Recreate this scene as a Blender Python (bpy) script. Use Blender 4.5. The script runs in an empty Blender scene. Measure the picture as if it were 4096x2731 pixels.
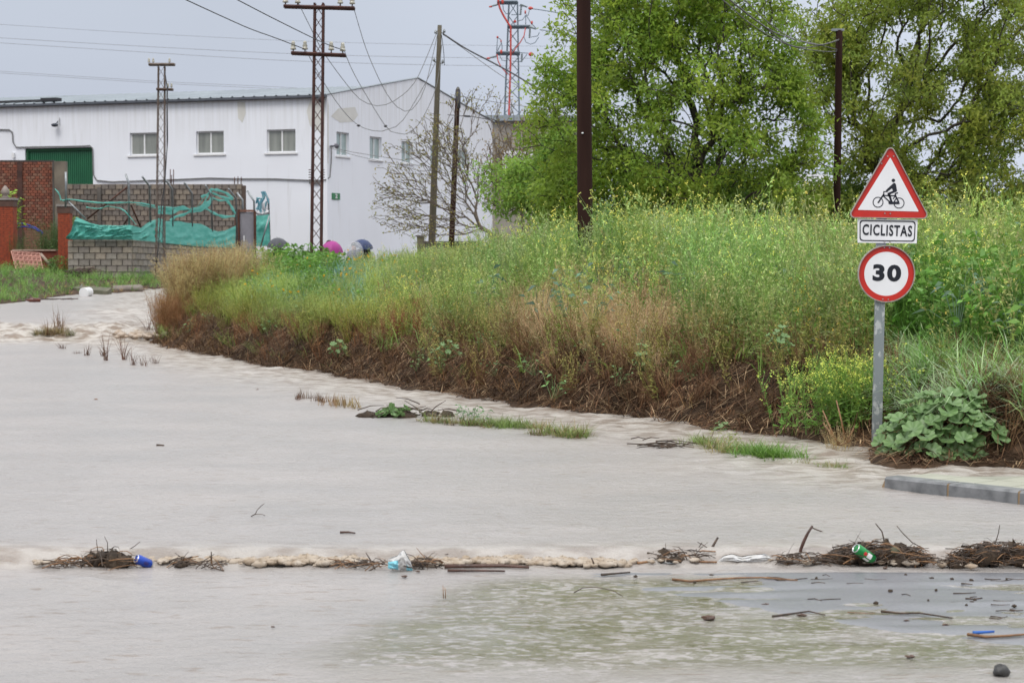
import bpy, math, random
import numpy as np
from mathutils import Vector, Matrix, Euler
R = math.radians
SC = bpy.context.scene
COL = SC.collection
rng = np.random.default_rng(7)
random.seed(7)

# ------------------------------------------------------------------ camera, light, exposure
F = 70/36*4096; CAMH = 1.74; HOR = 1000.0
TILT = math.atan((1365.5-HOR)/F)
cam = bpy.data.cameras.new('camera'); camo = bpy.data.objects.new('camera', cam); COL.objects.link(camo)
cam.lens = 70; cam.sensor_width = 36; cam.clip_end = 3000; cam.clip_start = 0.1
camo.location = (0, 0, CAMH); camo.rotation_euler = (R(90)-TILT, 0, 0)
cam.dof.use_dof = True; cam.dof.focus_distance = 18.0; cam.dof.aperture_fstop = 6.3
SC.camera = camo

W = bpy.data.worlds.new('World'); SC.world = W; W.use_nodes = True
nt = W.node_tree; nt.nodes.clear()
def wn(t, **k):
    n = nt.nodes.new(t)
    for a, b in k.items(): setattr(n, a, b)
    return n
out = wn('ShaderNodeOutputWorld'); bg = wn('ShaderNodeBackground'); bg.inputs[1].default_value = 0.1
sky = wn('ShaderNodeTexSky', sky_type='NISHITA'); sky.sun_disc = False
sky.sun_elevation = R(58); sky.sun_rotation = R(200); sky.dust_density = 3
tc = wn('ShaderNodeTexCoord'); sep = wn('ShaderNodeSeparateXYZ'); nt.links.new(tc.outputs['Generated'], sep.inputs[0])
# overcast deck: dull blue grey at the horizon, brighter overhead, soft cloud structure
rmp = wn('ShaderNodeValToRGB'); e = rmp.color_ramp.elements
e[0].position = 0.0; e[0].color = (.54, .585, .70, 1); e[1].position = 1.0; e[1].color = (1.45, 1.45, 1.45, 1)
x = e.new(.13); x.color = (.565, .615, .71, 1); x = e.new(.45); x.color = (1.18, 1.20, 1.25, 1)
nt.links.new(sep.outputs[2], rmp.inputs[0])
nz = wn('ShaderNodeTexNoise'); nz.inputs['Scale'].default_value = 2.2; nz.inputs['Detail'].default_value = 4
mp = wn('ShaderNodeMapping'); mp.inputs['Scale'].default_value = (1, 1, 3.0)
nt.links.new(tc.outputs['Generated'], mp.inputs[0]); nt.links.new(mp.outputs[0], nz.inputs['Vector'])
mr = wn('ShaderNodeMapRange'); mr.inputs[3].default_value = .86; mr.inputs[4].default_value = 1.16
nt.links.new(nz.outputs[0], mr.inputs[0])
# brighter cloud to the right of the view, as in the picture
mx = wn('ShaderNodeMapRange'); mx.inputs[1].default_value = -.15; mx.inputs[2].default_value = .3; mx.inputs[3].default_value = 1.0; mx.inputs[4].default_value = 1.3
nt.links.new(sep.outputs[0], mx.inputs[0])
m0 = wn('ShaderNodeMath', operation='MULTIPLY'); nt.links.new(mr.outputs[0], m0.inputs[0]); nt.links.new(mx.outputs[0], m0.inputs[1])
m1 = wn('ShaderNodeMath', operation='MULTIPLY'); m1.inputs[1].default_value = 10.0; nt.links.new(m0.outputs[0], m1.inputs[0])
vm = wn('ShaderNodeVectorMath', operation='SCALE'); nt.links.new(rmp.outputs[0], vm.inputs[0]); nt.links.new(m1.outputs[0], vm.inputs['Scale'])
mixw = wn('ShaderNodeMix', data_type='RGBA'); mixw.inputs[0].default_value = .95
nt.links.new(sky.outputs[0], mixw.inputs[6]); nt.links.new(vm.outputs[0], mixw.inputs[7])
nt.links.new(mixw.outputs[2], bg.inputs[0]); nt.links.new(bg.outputs[0], out.inputs[0])

sun = bpy.data.lights.new('sun', 'SUN'); sun.energy = 1.5; sun.angle = R(25); sun.color = (1, .97, .93)
so = bpy.data.objects.new('sun', sun); COL.objects.link(so); so.rotation_euler = (R(35), 0, R(-25))
SC.view_settings.view_transform = 'Standard'; SC.view_settings.look = 'None'
SC.view_settings.gamma = 1; SC.view_settings.use_curve_mapping = False
SC.view_settings.exposure = 0.0
SC.cycles.max_bounces = 6; SC.cycles.transparent_max_bounces = 12; SC.cycles.use_denoising = True
SC.cycles.caustics_reflective = False; SC.cycles.caustics_refractive = False

# ------------------------------------------------------------------ measuring helpers (points of the photo to places)
def ray(px, py):
    u = -(py-1365.5)/F
    return np.array([(px-2048)/F, math.cos(TILT)+u*math.sin(TILT), -math.sin(TILT)+u*math.cos(TILT)])
def P(px, py, Y):
    d = ray(px, py); return Vector(np.array([0, 0, CAMH])+d*(Y/d[1]))
def G(px, py, z=0.0):
    d = ray(px, py); return Vector(np.array([0, 0, CAMH])+d*((z-CAMH)/d[2]))
def XZ(px, py, Y):
    p = P(px, py, Y); return p.x, p.z
def proj(x, y, z):
    zz = z-CAMH; c, s = math.cos(TILT), math.sin(TILT)
    dep = y*c-zz*s; up = y*s+zz*c
    return 2048+F*x/dep, 1365.5-F*up/dep
def hit(px, py, C, D):
    d = ray(px, py); k, s = np.linalg.solve(np.array([[d[0], -D[0]], [d[1], -D[1]]]), np.array([C[0], C[1]]))
    return s, CAMH+k*d[2]
def sst(t): t = np.clip(t, 0, 1); return t*t*(3-2*t)
def _h(i, j, s):
    n = (i*374761393+j*668265263+s*974634777) & 0x7fffffff
    n = (n ^ (n >> 13))*1274126177 & 0x7fffffff
    return ((n ^ (n >> 16)) & 0xffff)/65535.0
def vnoise(x, y, s=0):
    x = np.asarray(x, float); y = np.asarray(y, float)
    i = np.floor(x).astype(np.int64); j = np.floor(y).astype(np.int64); fx = x-i; fy = y-j
    fx = fx*fx*(3-2*fx); fy = fy*fy*(3-2*fy)
    return (_h(i, j, s)*(1-fx)+_h(i+1, j, s)*fx)*(1-fy)+(_h(i, j+1, s)*(1-fx)+_h(i+1, j+1, s)*fx)*fy
def fbm(x, y, s=0, o=4):
    a, t, r = 1.0, 0, 0
    for k in range(o): r = r+a*(vnoise(x*2**k, y*2**k, s+k*17)-.5); t += a; a *= .5
    return r/t*2

# ------------------------------------------------------------------ materials
def mk(name):
    m = bpy.data.materials.new(name); m.use_nodes = True; t = m.node_tree; return m, t, t.nodes['Principled BSDF']
def lk(t, a, b): t.links.new(a, b)
def mat(name, c1, c2=None, rough=.7, scale=6, bump=.0, bscale=40, metal=0, spec=.5, coat=0, rnd=None, stretch=(1, 1, 1), detail=5, lo=.35, hi=.65, coord='Object', trans=0, alpha=None):
    m, t, b = mk(name)
    b.inputs['Roughness'].default_value = rough; b.inputs['Metallic'].default_value = metal
    b.inputs['Specular IOR Level'].default_value = spec; b.inputs['Coat Weight'].default_value = coat
    if trans: b.inputs['Transmission Weight'].default_value = trans
    if alpha is not None: b.inputs['Alpha'].default_value = alpha
    tc = t.nodes.new('ShaderNodeTexCoord'); mp = t.nodes.new('ShaderNodeMapping'); mp.inputs['Scale'].default_value = stretch
    lk(t, tc.outputs[coord], mp.inputs[0])
    if c2 is None: c2 = tuple(v*.75 for v in c1)
    n = t.nodes.new('ShaderNodeTexNoise'); n.inputs['Scale'].default_value = scale; n.inputs['Detail'].default_value = detail
    lk(t, mp.outputs[0], n.inputs['Vector'])
    r = t.nodes.new('ShaderNodeMapRange'); r.inputs[1].default_value = lo; r.inputs[2].default_value = hi; lk(t, n.outputs[0], r.inputs[0])
    mx = t.nodes.new('ShaderNodeMix'); mx.data_type = 'RGBA'; lk(t, r.outputs[0], mx.inputs[0])
    mx.inputs[6].default_value = (*c1, 1); mx.inputs[7].default_value = (*c2, 1)
    res = mx.outputs[2]
    if rnd:
        oi = t.nodes.new('ShaderNodeObjectInfo'); rp = t.nodes.new('ShaderNodeValToRGB'); rp.color_ramp.interpolation = 'CONSTANT'
        el = rp.color_ramp.elements; el[0].color = (*rnd[0], 1); el[1].position = 1/len(rnd); el[1].color = (*rnd[1], 1)
        for k in range(2, len(rnd)): q = el.new(k/len(rnd)); q.color = (*rnd[k], 1)
        lk(t, oi.outputs['Random'], rp.inputs[0])
        m2 = t.nodes.new('ShaderNodeMix'); m2.data_type = 'RGBA'; m2.blend_type = 'MULTIPLY'; m2.inputs[0].default_value = 1
        lk(t, res, m2.inputs[6]); lk(t, rp.outputs[0], m2.inputs[7]); res = m2.outputs[2]
    lk(t, res, b.inputs['Base Color'])
    if bump:
        n2 = t.nodes.new('ShaderNodeTexNoise'); n2.inputs['Scale'].default_value = bscale; n2.inputs['Detail'].default_value = 4
        lk(t, mp.outputs[0], n2.inputs['Vector'])
        bp = t.nodes.new('ShaderNodeBump'); bp.inputs['Strength'].default_value = bump; bp.inputs['Distance'].default_value = .01
        lk(t, n2.outputs[0], bp.inputs['Height']); lk(t, bp.outputs[0], b.inputs['Normal'])
    return m
def foliage(name, rough=.45, tr=.3, spec=.4):
    m, t, b = mk(name)
    a = t.nodes.new('ShaderNodeVertexColor'); a.layer_name = 'Col'
    b.inputs['Roughness'].default_value = rough; b.inputs['Specular IOR Level'].default_value = spec
    lk(t, a.outputs[0], b.inputs['Base Color'])
    tl = t.nodes.new('ShaderNodeBsdfTranslucent'); hs = t.nodes.new('ShaderNodeHueSaturation'); hs.inputs['Value'].default_value = 1.3
    lk(t, a.outputs[0], hs.inputs['Color']); lk(t, hs.outputs[0], tl.inputs[0])
    mx = t.nodes.new('ShaderNodeMixShader'); mx.inputs[0].default_value = tr
    lk(t, b.outputs[0], mx.inputs[1]); lk(t, tl.outputs[0], mx.inputs[2]); lk(t, mx.outputs[0], t.nodes['Material Output'].inputs[0])
    return m
MF = foliage('living_foliage'); MD = foliage('dry_stalks', .7, .12, .15); ML = foliage('tree_leaves', .5, .5, .3)
MBARK = mat('bark', (.035, .028, .022), (.07, .058, .045), .9, 20, .6, 60)
MTWIG = mat('wet_twig', (.03, .02, .014), (.09, .055, .032), .45, 25, .4, 80)
MSTRAW = mat('pale_stick', (.30, .16, .07), (.17, .085, .04), .5, 30, .3, 80)
MWHITE = mat('white_render', (.80, .80, .82), (.70, .70, .70), .85, .5, .15, 60, lo=.4, hi=.8)
MSTEEL = mat('galvanised_steel', (.32, .34, .35), (.24, .26, .27), .45, 14, .1, 60, metal=.7, detail=3)
MRUST = mat('rusty_steel', (.05, .018, .013), (.10, .04, .022), .7, 12, .3, 80, metal=.2)
MALU = mat('white_window_frame', (.78, .78, .78), (.7, .7, .7), .4)

# ------------------------------------------------------------------ objects
def tag(o, label=None, cat=None, group=None, kind=None):
    if label: o['label'] = label
    if cat: o['category'] = cat
    if group: o['group'] = group
    if kind: o['kind'] = kind
    return o
def thing(name, loc, label, cat, group=None, rot=(0, 0, 0)):
    o = bpy.data.objects.new(name, None); COL.objects.link(o); o.location = loc; o.rotation_euler = rot; o.empty_display_size = .1
    return tag(o, label, cat, group)
class B:
    """collects shapes, then links them as one mesh object"""
    def __init__(s): s.v = []; s.f = []; s.m = []; s.sm = []
    def add(s, v, f, mi=0, smooth=False):
        k = len(s.v); s.v += [tuple(p) for p in v]
        for q in f: s.f.append(tuple(i+k for i in q)); s.m.append(mi); s.sm.append(smooth)
    def box(s, a, b, mi=0):
        (x0, y0, z0), (x1, y1, z1) = a, b
        s.add([(x0, y0, z0), (x1, y0, z0), (x1, y1, z0), (x0, y1, z0), (x0, y0, z1), (x1, y0, z1), (x1, y1, z1), (x0, y1, z1)],
              [(3, 2, 1, 0), (4, 5, 6, 7), (0, 1, 5, 4), (1, 2, 6, 5), (2, 3, 7, 6), (3, 0, 4, 7)], mi)
    def tube(s, pts, r, n=8, mi=0, cap=True, smooth=True):
        pts = [Vector(p) for p in pts]; rr = r if isinstance(r, (list, tuple)) else [r]*len(pts)
        ref = Vector((.13, .21, 1)).normalized(); V = []; Fc = []
        for i, p in enumerate(pts):
            d = (pts[min(i+1, len(pts)-1)]-pts[max(i-1, 0)]).normalized()
            if abs(d.dot(ref)) > .98: rf = Vector((1, .1, 0))
            else: rf = ref
            u = d.cross(rf).normalized(); w = d.cross(u)
            for k in range(n):
                t = 2*math.pi*k/n; V.append(p+(u*math.cos(t)+w*math.sin(t))*rr[i])
        for i in range(len(pts)-1):
            for k in range(n): Fc.append((i*n+k, i*n+(k+1) % n, (i+1)*n+(k+1) % n, (i+1)*n+k))
        if cap: Fc += [tuple(reversed(range(n))), tuple((len(pts)-1)*n+k for k in range(n))]
        s.add(V, Fc, mi, smooth)
    def bar(s, p, q, w, h=None, mi=0): s.tube([p, q], w*.7, 4, mi, True, False)
    def lathe(s, prof, n=24, mi=0, c=(0, 0, 0), smooth=True):
        V = [(c[0]+r*math.cos(2*math.pi*k/n), c[1]+r*math.sin(2*math.pi*k/n), c[2]+z) for r, z in prof for k in range(n)]
        Fc = [(i*n+k, i*n+(k+1) % n, (i+1)*n+(k+1) % n, (i+1)*n+k) for i in range(len(prof)-1) for k in range(n)]
        Fc += [tuple(reversed(range(n))), tuple((len(prof)-1)*n+k for k in range(n))]
        s.add(V, Fc, mi, smooth)
    def prism(s, poly, y0, y1, mi=0):
        """polygon in x,z extruded along y"""
        n = len(poly); V = [(x, y0, z) for x, z in poly]+[(x, y1, z) for x, z in poly]
        Fc = [tuple(range(n)), tuple(reversed(range(n, 2*n)))]+[(i+n, (i+1) % n+n, (i+1) % n, i) for i in range(n)]
        s.add(V, Fc, mi)
    def ring(s, cx, cz, r0, r1, y0, y1, n=48, mi=0):
        V = []
        for y in (y0, y1):
            for r in (r0, r1):
                V += [(cx+r*math.cos(2*math.pi*k/n), y, cz+r*math.sin(2*math.pi*k/n)) for k in range(n)]
        Fc = []
        for k in range(n):
            j = (k+1) % n
            Fc += [(k, j, n+j, n+k), (2*n+j, 2*n+k, 3*n+k, 3*n+j), (n+k, n+j, 3*n+j, 3*n+k), (j, k, 2*n+k, 2*n+j)]
        s.add(V, Fc, mi)
    def strip(s, A, Bp, mi=0, smooth=True):
        n = len(A); s.add(list(A)+list(Bp), [(i, i+1, n+i+1, n+i) for i in range(n-1)], mi, smooth)
    def blob(s, c, r, n=7, m=5, amp=.25, mi=0, seed=0):
        rr = np.random.default_rng(seed); ph = rr.uniform(0, 6, 6); V = []
        for i in range(m+1):
            t = math.pi*i/m
            for k in range(n):
                a = 2*math.pi*k/n; f = 1+amp*(math.sin(2*a+ph[0]+t*3)+math.sin(3*a+ph[1])*math.sin(2*t+ph[2]))*.5+rr.uniform(-.5, .5)*amp*.5
                V.append((c[0]+r[0]*math.sin(t)*math.cos(a)*f, c[1]+r[1]*math.sin(t)*math.sin(a)*f, c[2]+r[2]*math.cos(t)*f))
        s.add(V, [(i*n+k, (i+1)*n+k, (i+1)*n+(k+1) % n, i*n+(k+1) % n) for i in range(m) for k in range(n)], mi, True)
    def build(s, name, mats, parent=None, label=None, cat=None, group=None, kind=None, loc=None, rot=None):
        me = bpy.data.meshes.new(name); me.from_pydata([tuple(p) for p in s.v], [], s.f)
        for m in (mats if isinstance(mats, (list, tuple)) else [mats]): me.materials.append(m)
        me.polygons.foreach_set('material_index', s.m); me.polygons.foreach_set('use_smooth', s.sm); me.update()
        o = bpy.data.objects.new(name, me); COL.objects.link(o)
        if parent: o.parent = parent
        if loc is not None: o.location = loc
        if rot is not None: o.rotation_euler = rot
        return tag(o, label, cat, group, kind)
def copyobj(o, loc=None, parent=None, rot=None, scale=None):
    c = o.copy(); COL.objects.link(c)
    if parent: c.parent = parent
    if loc is not None: c.location = loc
    if rot is not None: c.rotation_euler = rot
    if scale is not None: c.scale = scale
    return c
def npmesh(name, V, Q, mats, col=None, smooth=False, parent=None, mi=None, tri=None):
    V = np.asarray(V, np.float32).reshape(-1, 3); Q = np.asarray(Q, np.int32)
    me = bpy.data.meshes.new(name); me.vertices.add(len(V)); me.vertices.foreach_set('co', V.ravel())
    n = len(Q); k = Q.shape[1]
    if tri is None: tri = np.zeros(n, bool)
    keep = np.ones((n, k), bool); keep[tri, 3:] = False; flat_ = Q[keep]; ln = np.where(tri, 3, k)
    me.loops.add(len(flat_)); me.loops.foreach_set('vertex_index', flat_.astype(np.int32))
    me.polygons.add(n); me.polygons.foreach_set('loop_start', np.r_[0, np.cumsum(ln)[:-1]].astype(np.int32))
    if smooth: me.polygons.foreach_set('use_smooth', np.ones(n, bool))
    for m in (mats if isinstance(mats, (list, tuple)) else [mats]): me.materials.append(m)
    if mi is not None: me.polygons.foreach_set('material_index', np.asarray(mi, np.int32))
    if col is not None:
        a = me.color_attributes.new('Col', 'FLOAT_COLOR', 'POINT'); c = np.ones((len(V), 4), np.float32); c[:, :3] = col
        a.data.foreach_set('color', c.ravel())
    me.update(calc_edges=True); me.validate()
    o = bpy.data.objects.new(name, me); COL.objects.link(o)
    if parent: o.parent = parent
    return o

# ------------------------------------------------------------------ land and water shape
EDGE_PX = [(601, 1374), (715, 1400), (902, 1432), (1070, 1468), (1234, 1486), (1374, 1512), (1514, 1530), (1631, 1552), (1772, 1577), (1865, 1589),
           (2075, 1624), (2164, 1631), (2304, 1647), (2468, 1664), (2631, 1687), (2748, 1701), (2856, 1713), (3000, 1735), (3186, 1746), (3326, 1767), (3503, 1795),
           (3530, 1850), (3652, 1870), (3839, 1866), (4096, 1876)]
EDGE = [tuple(G(*p)[:2]) for p in EDGE_PX]
BANK = [(-12.5, 64.), (-9.75, 58.5), (-8.6, 48.), (-7.25, 40.)]+EDGE+[(12, 15.0), (80, 14), (80, 200), (-12.5, 200)]
LEFT_PX = None
VERGE = [(-80, 40.), (-20, 45.), (-12.5, 47.5), (-11.9, 50.5), (-12.0, 53.2), (-11.3, 54.2), (-10.6, 55.3), (-10.3, 57.3), (-9.9, 58.6), (-9.3, 60.), (-8.6, 64), (-8.6, 200), (-80, 200)]
def pdist(x, y, poly):
    """signed distance, positive inside"""
    x = np.asarray(x, float); y = np.asarray(y, float); d = np.full(x.shape, 1e9); ins = np.zeros(x.shape, bool)
    n = len(poly)
    for i in range(n):
        ax, ay = poly[i]; bx, by = poly[(i+1) % n]; ex, ey = bx-ax, by-ay; L = ex*ex+ey*ey
        t = np.clip(((x-ax)*ex+(y-ay)*ey)/L, 0, 1); d = np.minimum(d, np.hypot(x-ax-t*ex, y-ay-t*ey))
        c = ((ay > y) != (by > y)); xi = ax+(y-ay)*ex/(ey if ey else 1e-9); ins ^= c & (x < xi)
    return np.where(ins, d, -d)
def wbase(Y):
    Y = np.asarray(Y, float)
    return .28*sst((Y-37.4)/1.7)+.34*np.clip((Y-39.5)/18.5, 0, 1)-.07*(1-sst((Y-11.40)/.20))
def dbank(x, y): return pdist(x, y, BANK)+.18*fbm(np.asarray(x)*1.7, np.asarray(y)*1.7, 3, 3)
def ground(x, y, db=None):
    x = np.asarray(x, float); y = np.asarray(y, float)
    if db is None: db = dbank(x, y)
    dv = pdist(x, y, VERGE); bed = wbase(y)-.35
    top = 1.12-.72*sst((y-47)/6)
    top = top+.10*sst((x-1)/3)*(y < 40)
    hb = .02+.56*sst(db/.95)+np.maximum(top-.58, 0)*sst((db-.6)/3.6)
    hb = np.minimum(hb, np.maximum(top, .02)+0*hb)+.05*fbm(x*1.3, y*1.3, 5)+.03*fbm(x*5, y*5, 9, 2)
    hb = np.where(y > 37, hb+.5*wbase(y)*(1-sst((db)/6)), hb)
    vt = .24+.22*sst((-13.2-x)/2.5)*sst(dv/3)
    hv = wbase(y)+.02+vt*sst(dv/3.2)*(1-.75*sst((x+9.9)/1.3))+.04*fbm(x*1.1, y*1.1, 21)
    h = bed.copy()
    h = np.where(db > -.5, np.maximum(h, np.where(db > 0, hb, bed+(hb-bed)*sst((db+.5)/.5))), h)
    h = np.where(dv > -.6, np.maximum(h, np.where(dv > 0, hv, bed+(hv-bed)*sst((dv+.6)/.6))), h)
    return h
def wat(px, py):
    Yv = np.linspace(36, 62, 1600); z = wbase(Yv); q = np.array([proj(0, a, c)[1] for a, c in zip(Yv, z)]); i = int(np.argmin(abs(q-py))); return P(px, py, Yv[i])
def axis(vals):
    r = []
    for a, b, st in vals: r += list(np.arange(a, b, st))
    return np.array(r)
xs = axis([(-600, -80, 40), (-80, -20, 4), (-20, -13, .35), (-13, 9, .13), (9, 20, .6), (20, 80, 5), (80, 640, 40)])
ys = axis([(-60, 2, 6), (2, 14, .8), (14, 30, .13), (30, 45, .2), (45, 66, .3), (66, 100, 2), (100, 200, 10), (200, 1500, 60)])
X, Y = np.meshgrid(xs, ys); Z = ground(X, Y)
def grid_q(nr, nc):
    i = np.arange(nr-1)[:, None]*nc+np.arange(nc-1)[None]; return np.stack([i, i+1, i+nc+1, i+nc], -1).reshape(-1, 4)
MSOIL = mat('wet_bank_soil', (.085, .052, .030), (.025, .016, .010), .85, 5.0, 1.0, 22, detail=9, spec=.2)
g_o = npmesh('ground', np.stack([X, Y, Z], -1), grid_q(*X.shape), MSOIL, smooth=True); tag(g_o, kind='structure')

# flood water
def ripple(x, y, db):
    near = sst((db+2.6)/2.2)*(db < .4)
    rap = np.exp(-((y-38.3)/1.5)**2)*sst((x+12.0)/1.5)
    a = .009*fbm(x*1.3, y*2.4, 31)+.006*fbm(x*4.0, y*7, 33, 3)
    a = a+near*(.050*np.abs(fbm(x*2.6, y*2.0, 41))+.018*fbm(x*6, y*5, 43, 3))
    a = a+rap*(.14*np.abs(fbm(x*1.8, y*2.4, 51))+.05*fbm(x*5, y*5, 53, 3))
    a = a+np.exp(-((y-43.2)/1.0)**2-((x+8.6)/1.1)**2)*(.11+.06*fbm(x*3, y*3, 57))
    a = a+np.exp(-((y-11.43)/.16)**2)*.03*fbm(x*6, y*6, 61)+np.exp(-((y-12.4)/.9)**2)*.010*fbm(x*3, y*5, 63)
    a = a+np.exp(-((y-10.75)/.12)**2-((x+2.45)/.4)**2)*(.035+.02*fbm(x*7, y*7, 65))
    a = a+sst((11.1-y)/.5)*.0035*fbm(x*4, y*9, 67, 3)
    return a
us = np.concatenate([np.linspace(-2.2, -.32, 26)[:-1], np.linspace(-.28, .28, 310), np.linspace(.32, 2.2, 26)[1:]])
yr = np.concatenate([np.geomspace(2.0, 8, 24)[:-1], np.geomspace(8, 62, 450)])
U, YY = np.meshgrid(us, yr); XX = U*YY; DB = dbank(XX, YY)
ZZ = wbase(YY)+ripple(XX, YY, DB)
Q = grid_q(*XX.shape)
mud = 1-sst((11.15-YY)/.5)*sst((XX+.45+.25*(11.3-YY)+.25*fbm(XX*2, YY*2, 71))/.7)*(1-.85*sst((8.95-YY+.15*fbm(XX*2, YY*3, 73))/.6))
foam = np.clip(sst((DB+2.4)/2)*(DB < .4)*.8+np.exp(-((YY-38.2)/1.4)**2)*sst((XX+11.5)/1.5)+np.exp(-((YY-11.5)/.25)**2)*.5, 0, 1)
wc = np.stack([mud, foam, 0*mud], -1).reshape(-1, 3)
def water_mat():
    m, t, b = mk('muddy_flood_water'); N = t.nodes.new
    a = N('ShaderNodeVertexColor'); a.layer_name = 'Col'; sp = N('ShaderNodeSeparateColor'); lk(t, a.outputs[0], sp.inputs[0])
    g = N('ShaderNodeNewGeometry')
    def noise(scale, st, det=4):
        mp = N('ShaderNodeMapping'); mp.inputs['Scale'].default_value = st; lk(t, g.outputs['Position'], mp.inputs[0])
        n = N('ShaderNodeTexNoise'); n.inputs['Scale'].default_value = scale; n.inputs['Detail'].default_value = det; lk(t, mp.outputs[0], n.inputs['Vector']); return n.outputs[0]
    def rng_(v, a0, a1, b0=0, b1=1):
        r = N('ShaderNodeMapRange'); r.inputs[1].default_value = a0; r.inputs[2].default_value = a1; r.inputs[3].default_value = b0; r.inputs[4].default_value = b1; lk(t, v, r.inputs[0]); return r.outputs[0]
    def mix(f, c1, c2):
        mx = N('ShaderNodeMix'); mx.data_type = 'RGBA'
        if isinstance(f, float): mx.inputs[0].default_value = f
        else: lk(t, f, mx.inputs[0])
        for q, c in ((6, c1), (7, c2)):
            if isinstance(c, tuple): mx.inputs[q].default_value = (*c, 1)
            else: lk(t, c, mx.inputs[q])
        return mx.outputs[2]
    muddy = mix(rng_(noise(.55, (1, 1.6, 1)), .35, .65), (.315, .30, .29), (.365, .34, .325))
    churn = mix(rng_(noise(3.6, (1, 1.8, 1), 6), .40, .57), (.22, .165, .12), (.50, .46, .41))
    fl = rng_(noise(8, (.8, 2.4, 1), 5), .60, .70, 0, .75); muddy = mix(fl, muddy, (.23, .185, .15)); fl2 = rng_(noise(26, (.7, 2.0, 1), 2), .62, .72, 0, .5); muddy = mix(fl2, muddy, (.20, .19, .18))
    c = mix(rng_(sp.outputs[1], 0, 1, 0, .95), muddy, churn)
    st1 = noise(1.3, (1, 2.2, 1), 4); st2 = noise(20, (.8, 1.3, 1), 3)
    sm = N('ShaderNodeMath'); sm.operation = 'ADD'; lk(t, rng_(st1, .44, .64, 0, .5), sm.inputs[0]); lk(t, rng_(st2, .50, .60, 0, .8), sm.inputs[1])
    mm = N('ShaderNodeMath'); mm.operation = 'MAXIMUM'; lk(t, sp.outputs[0], mm.inputs[0]); lk(t, sm.outputs[0], mm.inputs[1]); mm.use_clamp = True
    c = mix(mm.outputs[0], (.125, .12, .062), c)  # shallow patch: olive and pale dashes paint the bank's rippled reflection into the colour
    lk(t, c, b.inputs['Base Color'])
    r = rng_(sp.outputs[0], 0, 1, .05, .28); lk(t, r, b.inputs['Roughness'])
    b.inputs['IOR'].default_value = 1.33; b.inputs['Specular IOR Level'].default_value = .5
    # rain dimples and flow ripples
    h1 = noise(9, (1, 1.3, 1), 6); h2 = noise(42, (1, 1.4, 1), 3)
    ad = N('ShaderNodeMath'); ad.operation = 'MULTIPLY_ADD'; lk(t, h2, ad.inputs[0]); ad.inputs[1].default_value = .45; lk(t, h1, ad.inputs[2])
    bp = N('ShaderNodeBump'); bp.inputs['Distance'].default_value = .045; lk(t, ad.outputs[0], bp.inputs['Height'])
    lk(t, rng_(sp.outputs[0], 0, 1, .22, .60), bp.inputs['Strength']); lk(t, bp.outputs[0], b.inputs['Normal'])
    return m
MW = water_mat()
w_o = npmesh('flood_water', np.stack([XX, YY, ZZ], -1), Q, MW, col=wc, smooth=True); tag(w_o, kind='structure')

# wet asphalt showing through at the right
ax0 = np.linspace(0, 7, 110); ay0 = np.linspace(8.2, 11.28, 80)
AX, AY = np.meshgrid(ax0, ay0)
low = [(1900, 2305), (2150, 2328), (2500, 2365), (2900, 2430), (3300, 2505), (3650, 2560), (4096, 2605), (4700, 2660)]
lw = [G(a, b, -.07) for a, b in low]
lY = np.interp(AX, [p.x for p in lw], [p.y for p in lw])
mask = sst((AY-lY+.06*fbm(AX*3, AY*3, 81))/.22)*sst((11.2-AY)/.12)*sst((AX-.1)/.5)
AZ = -.07-.03+.036*mask+.007*fbm(AX*1.6, AY*7, 83)-.010*sst((fbm(AX*1.1+4, AY*5, 85)-.0)/.35)
def asphalt():
    m = mat('wet_asphalt', (.12, .125, .14), (.16, .165, .175), .32, 60, .15, 160, detail=3, spec=.9)
    return m
road = npmesh('road', np.stack([AX, AY, AZ], -1), grid_q(*AX.shape), asphalt(), smooth=True); tag(road, kind='structure')

# ------------------------------------------------------------------ white warehouse
A21 = R(21); WC = P(1310, 1000, 80)
wh = thing('warehouse', (WC.x, 80, 0.0), 'long white rendered warehouse with a grey low pitched roof and a tall green door', 'warehouse', rot=(0, 0, -A21))
def holes_wall(b, m, u0, u1, z0, z1, holes, dep=.16):
    us = sorted({u0, u1, *[h[0] for h in holes], *[h[1] for h in holes]}); zs = sorted({z0, z1, *[h[2] for h in holes], *[h[3] for h in holes]})
    for i in range(len(us)-1):
        for j in range(len(zs)-1):
            cu, cz = (us[i]+us[i+1])/2, (zs[j]+zs[j+1])/2
            if any(h[0] < cu < h[1] and h[2] < cz < h[3] for h in holes): continue
            b.add([m(us[i], zs[j], 0), m(us[i+1], zs[j], 0), m(us[i+1], zs[j+1], 0), m(us[i], zs[j+1], 0)], [(0, 1, 2, 3)])
    for h in holes:
        c = [(h[0], h[2]), (h[1], h[2]), (h[1], h[3]), (h[0], h[3])]
        for k in range(4):
            a, d = c[k], c[(k+1) % 4]
            b.add([m(*a, 0), m(*d, 0), m(*d, dep), m(*a, dep)], [(0, 1, 2, 3)])
mL = lambda u, z, d: (u, d, z)
mG = lambda u, z, d: (-d, u, z)
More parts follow.
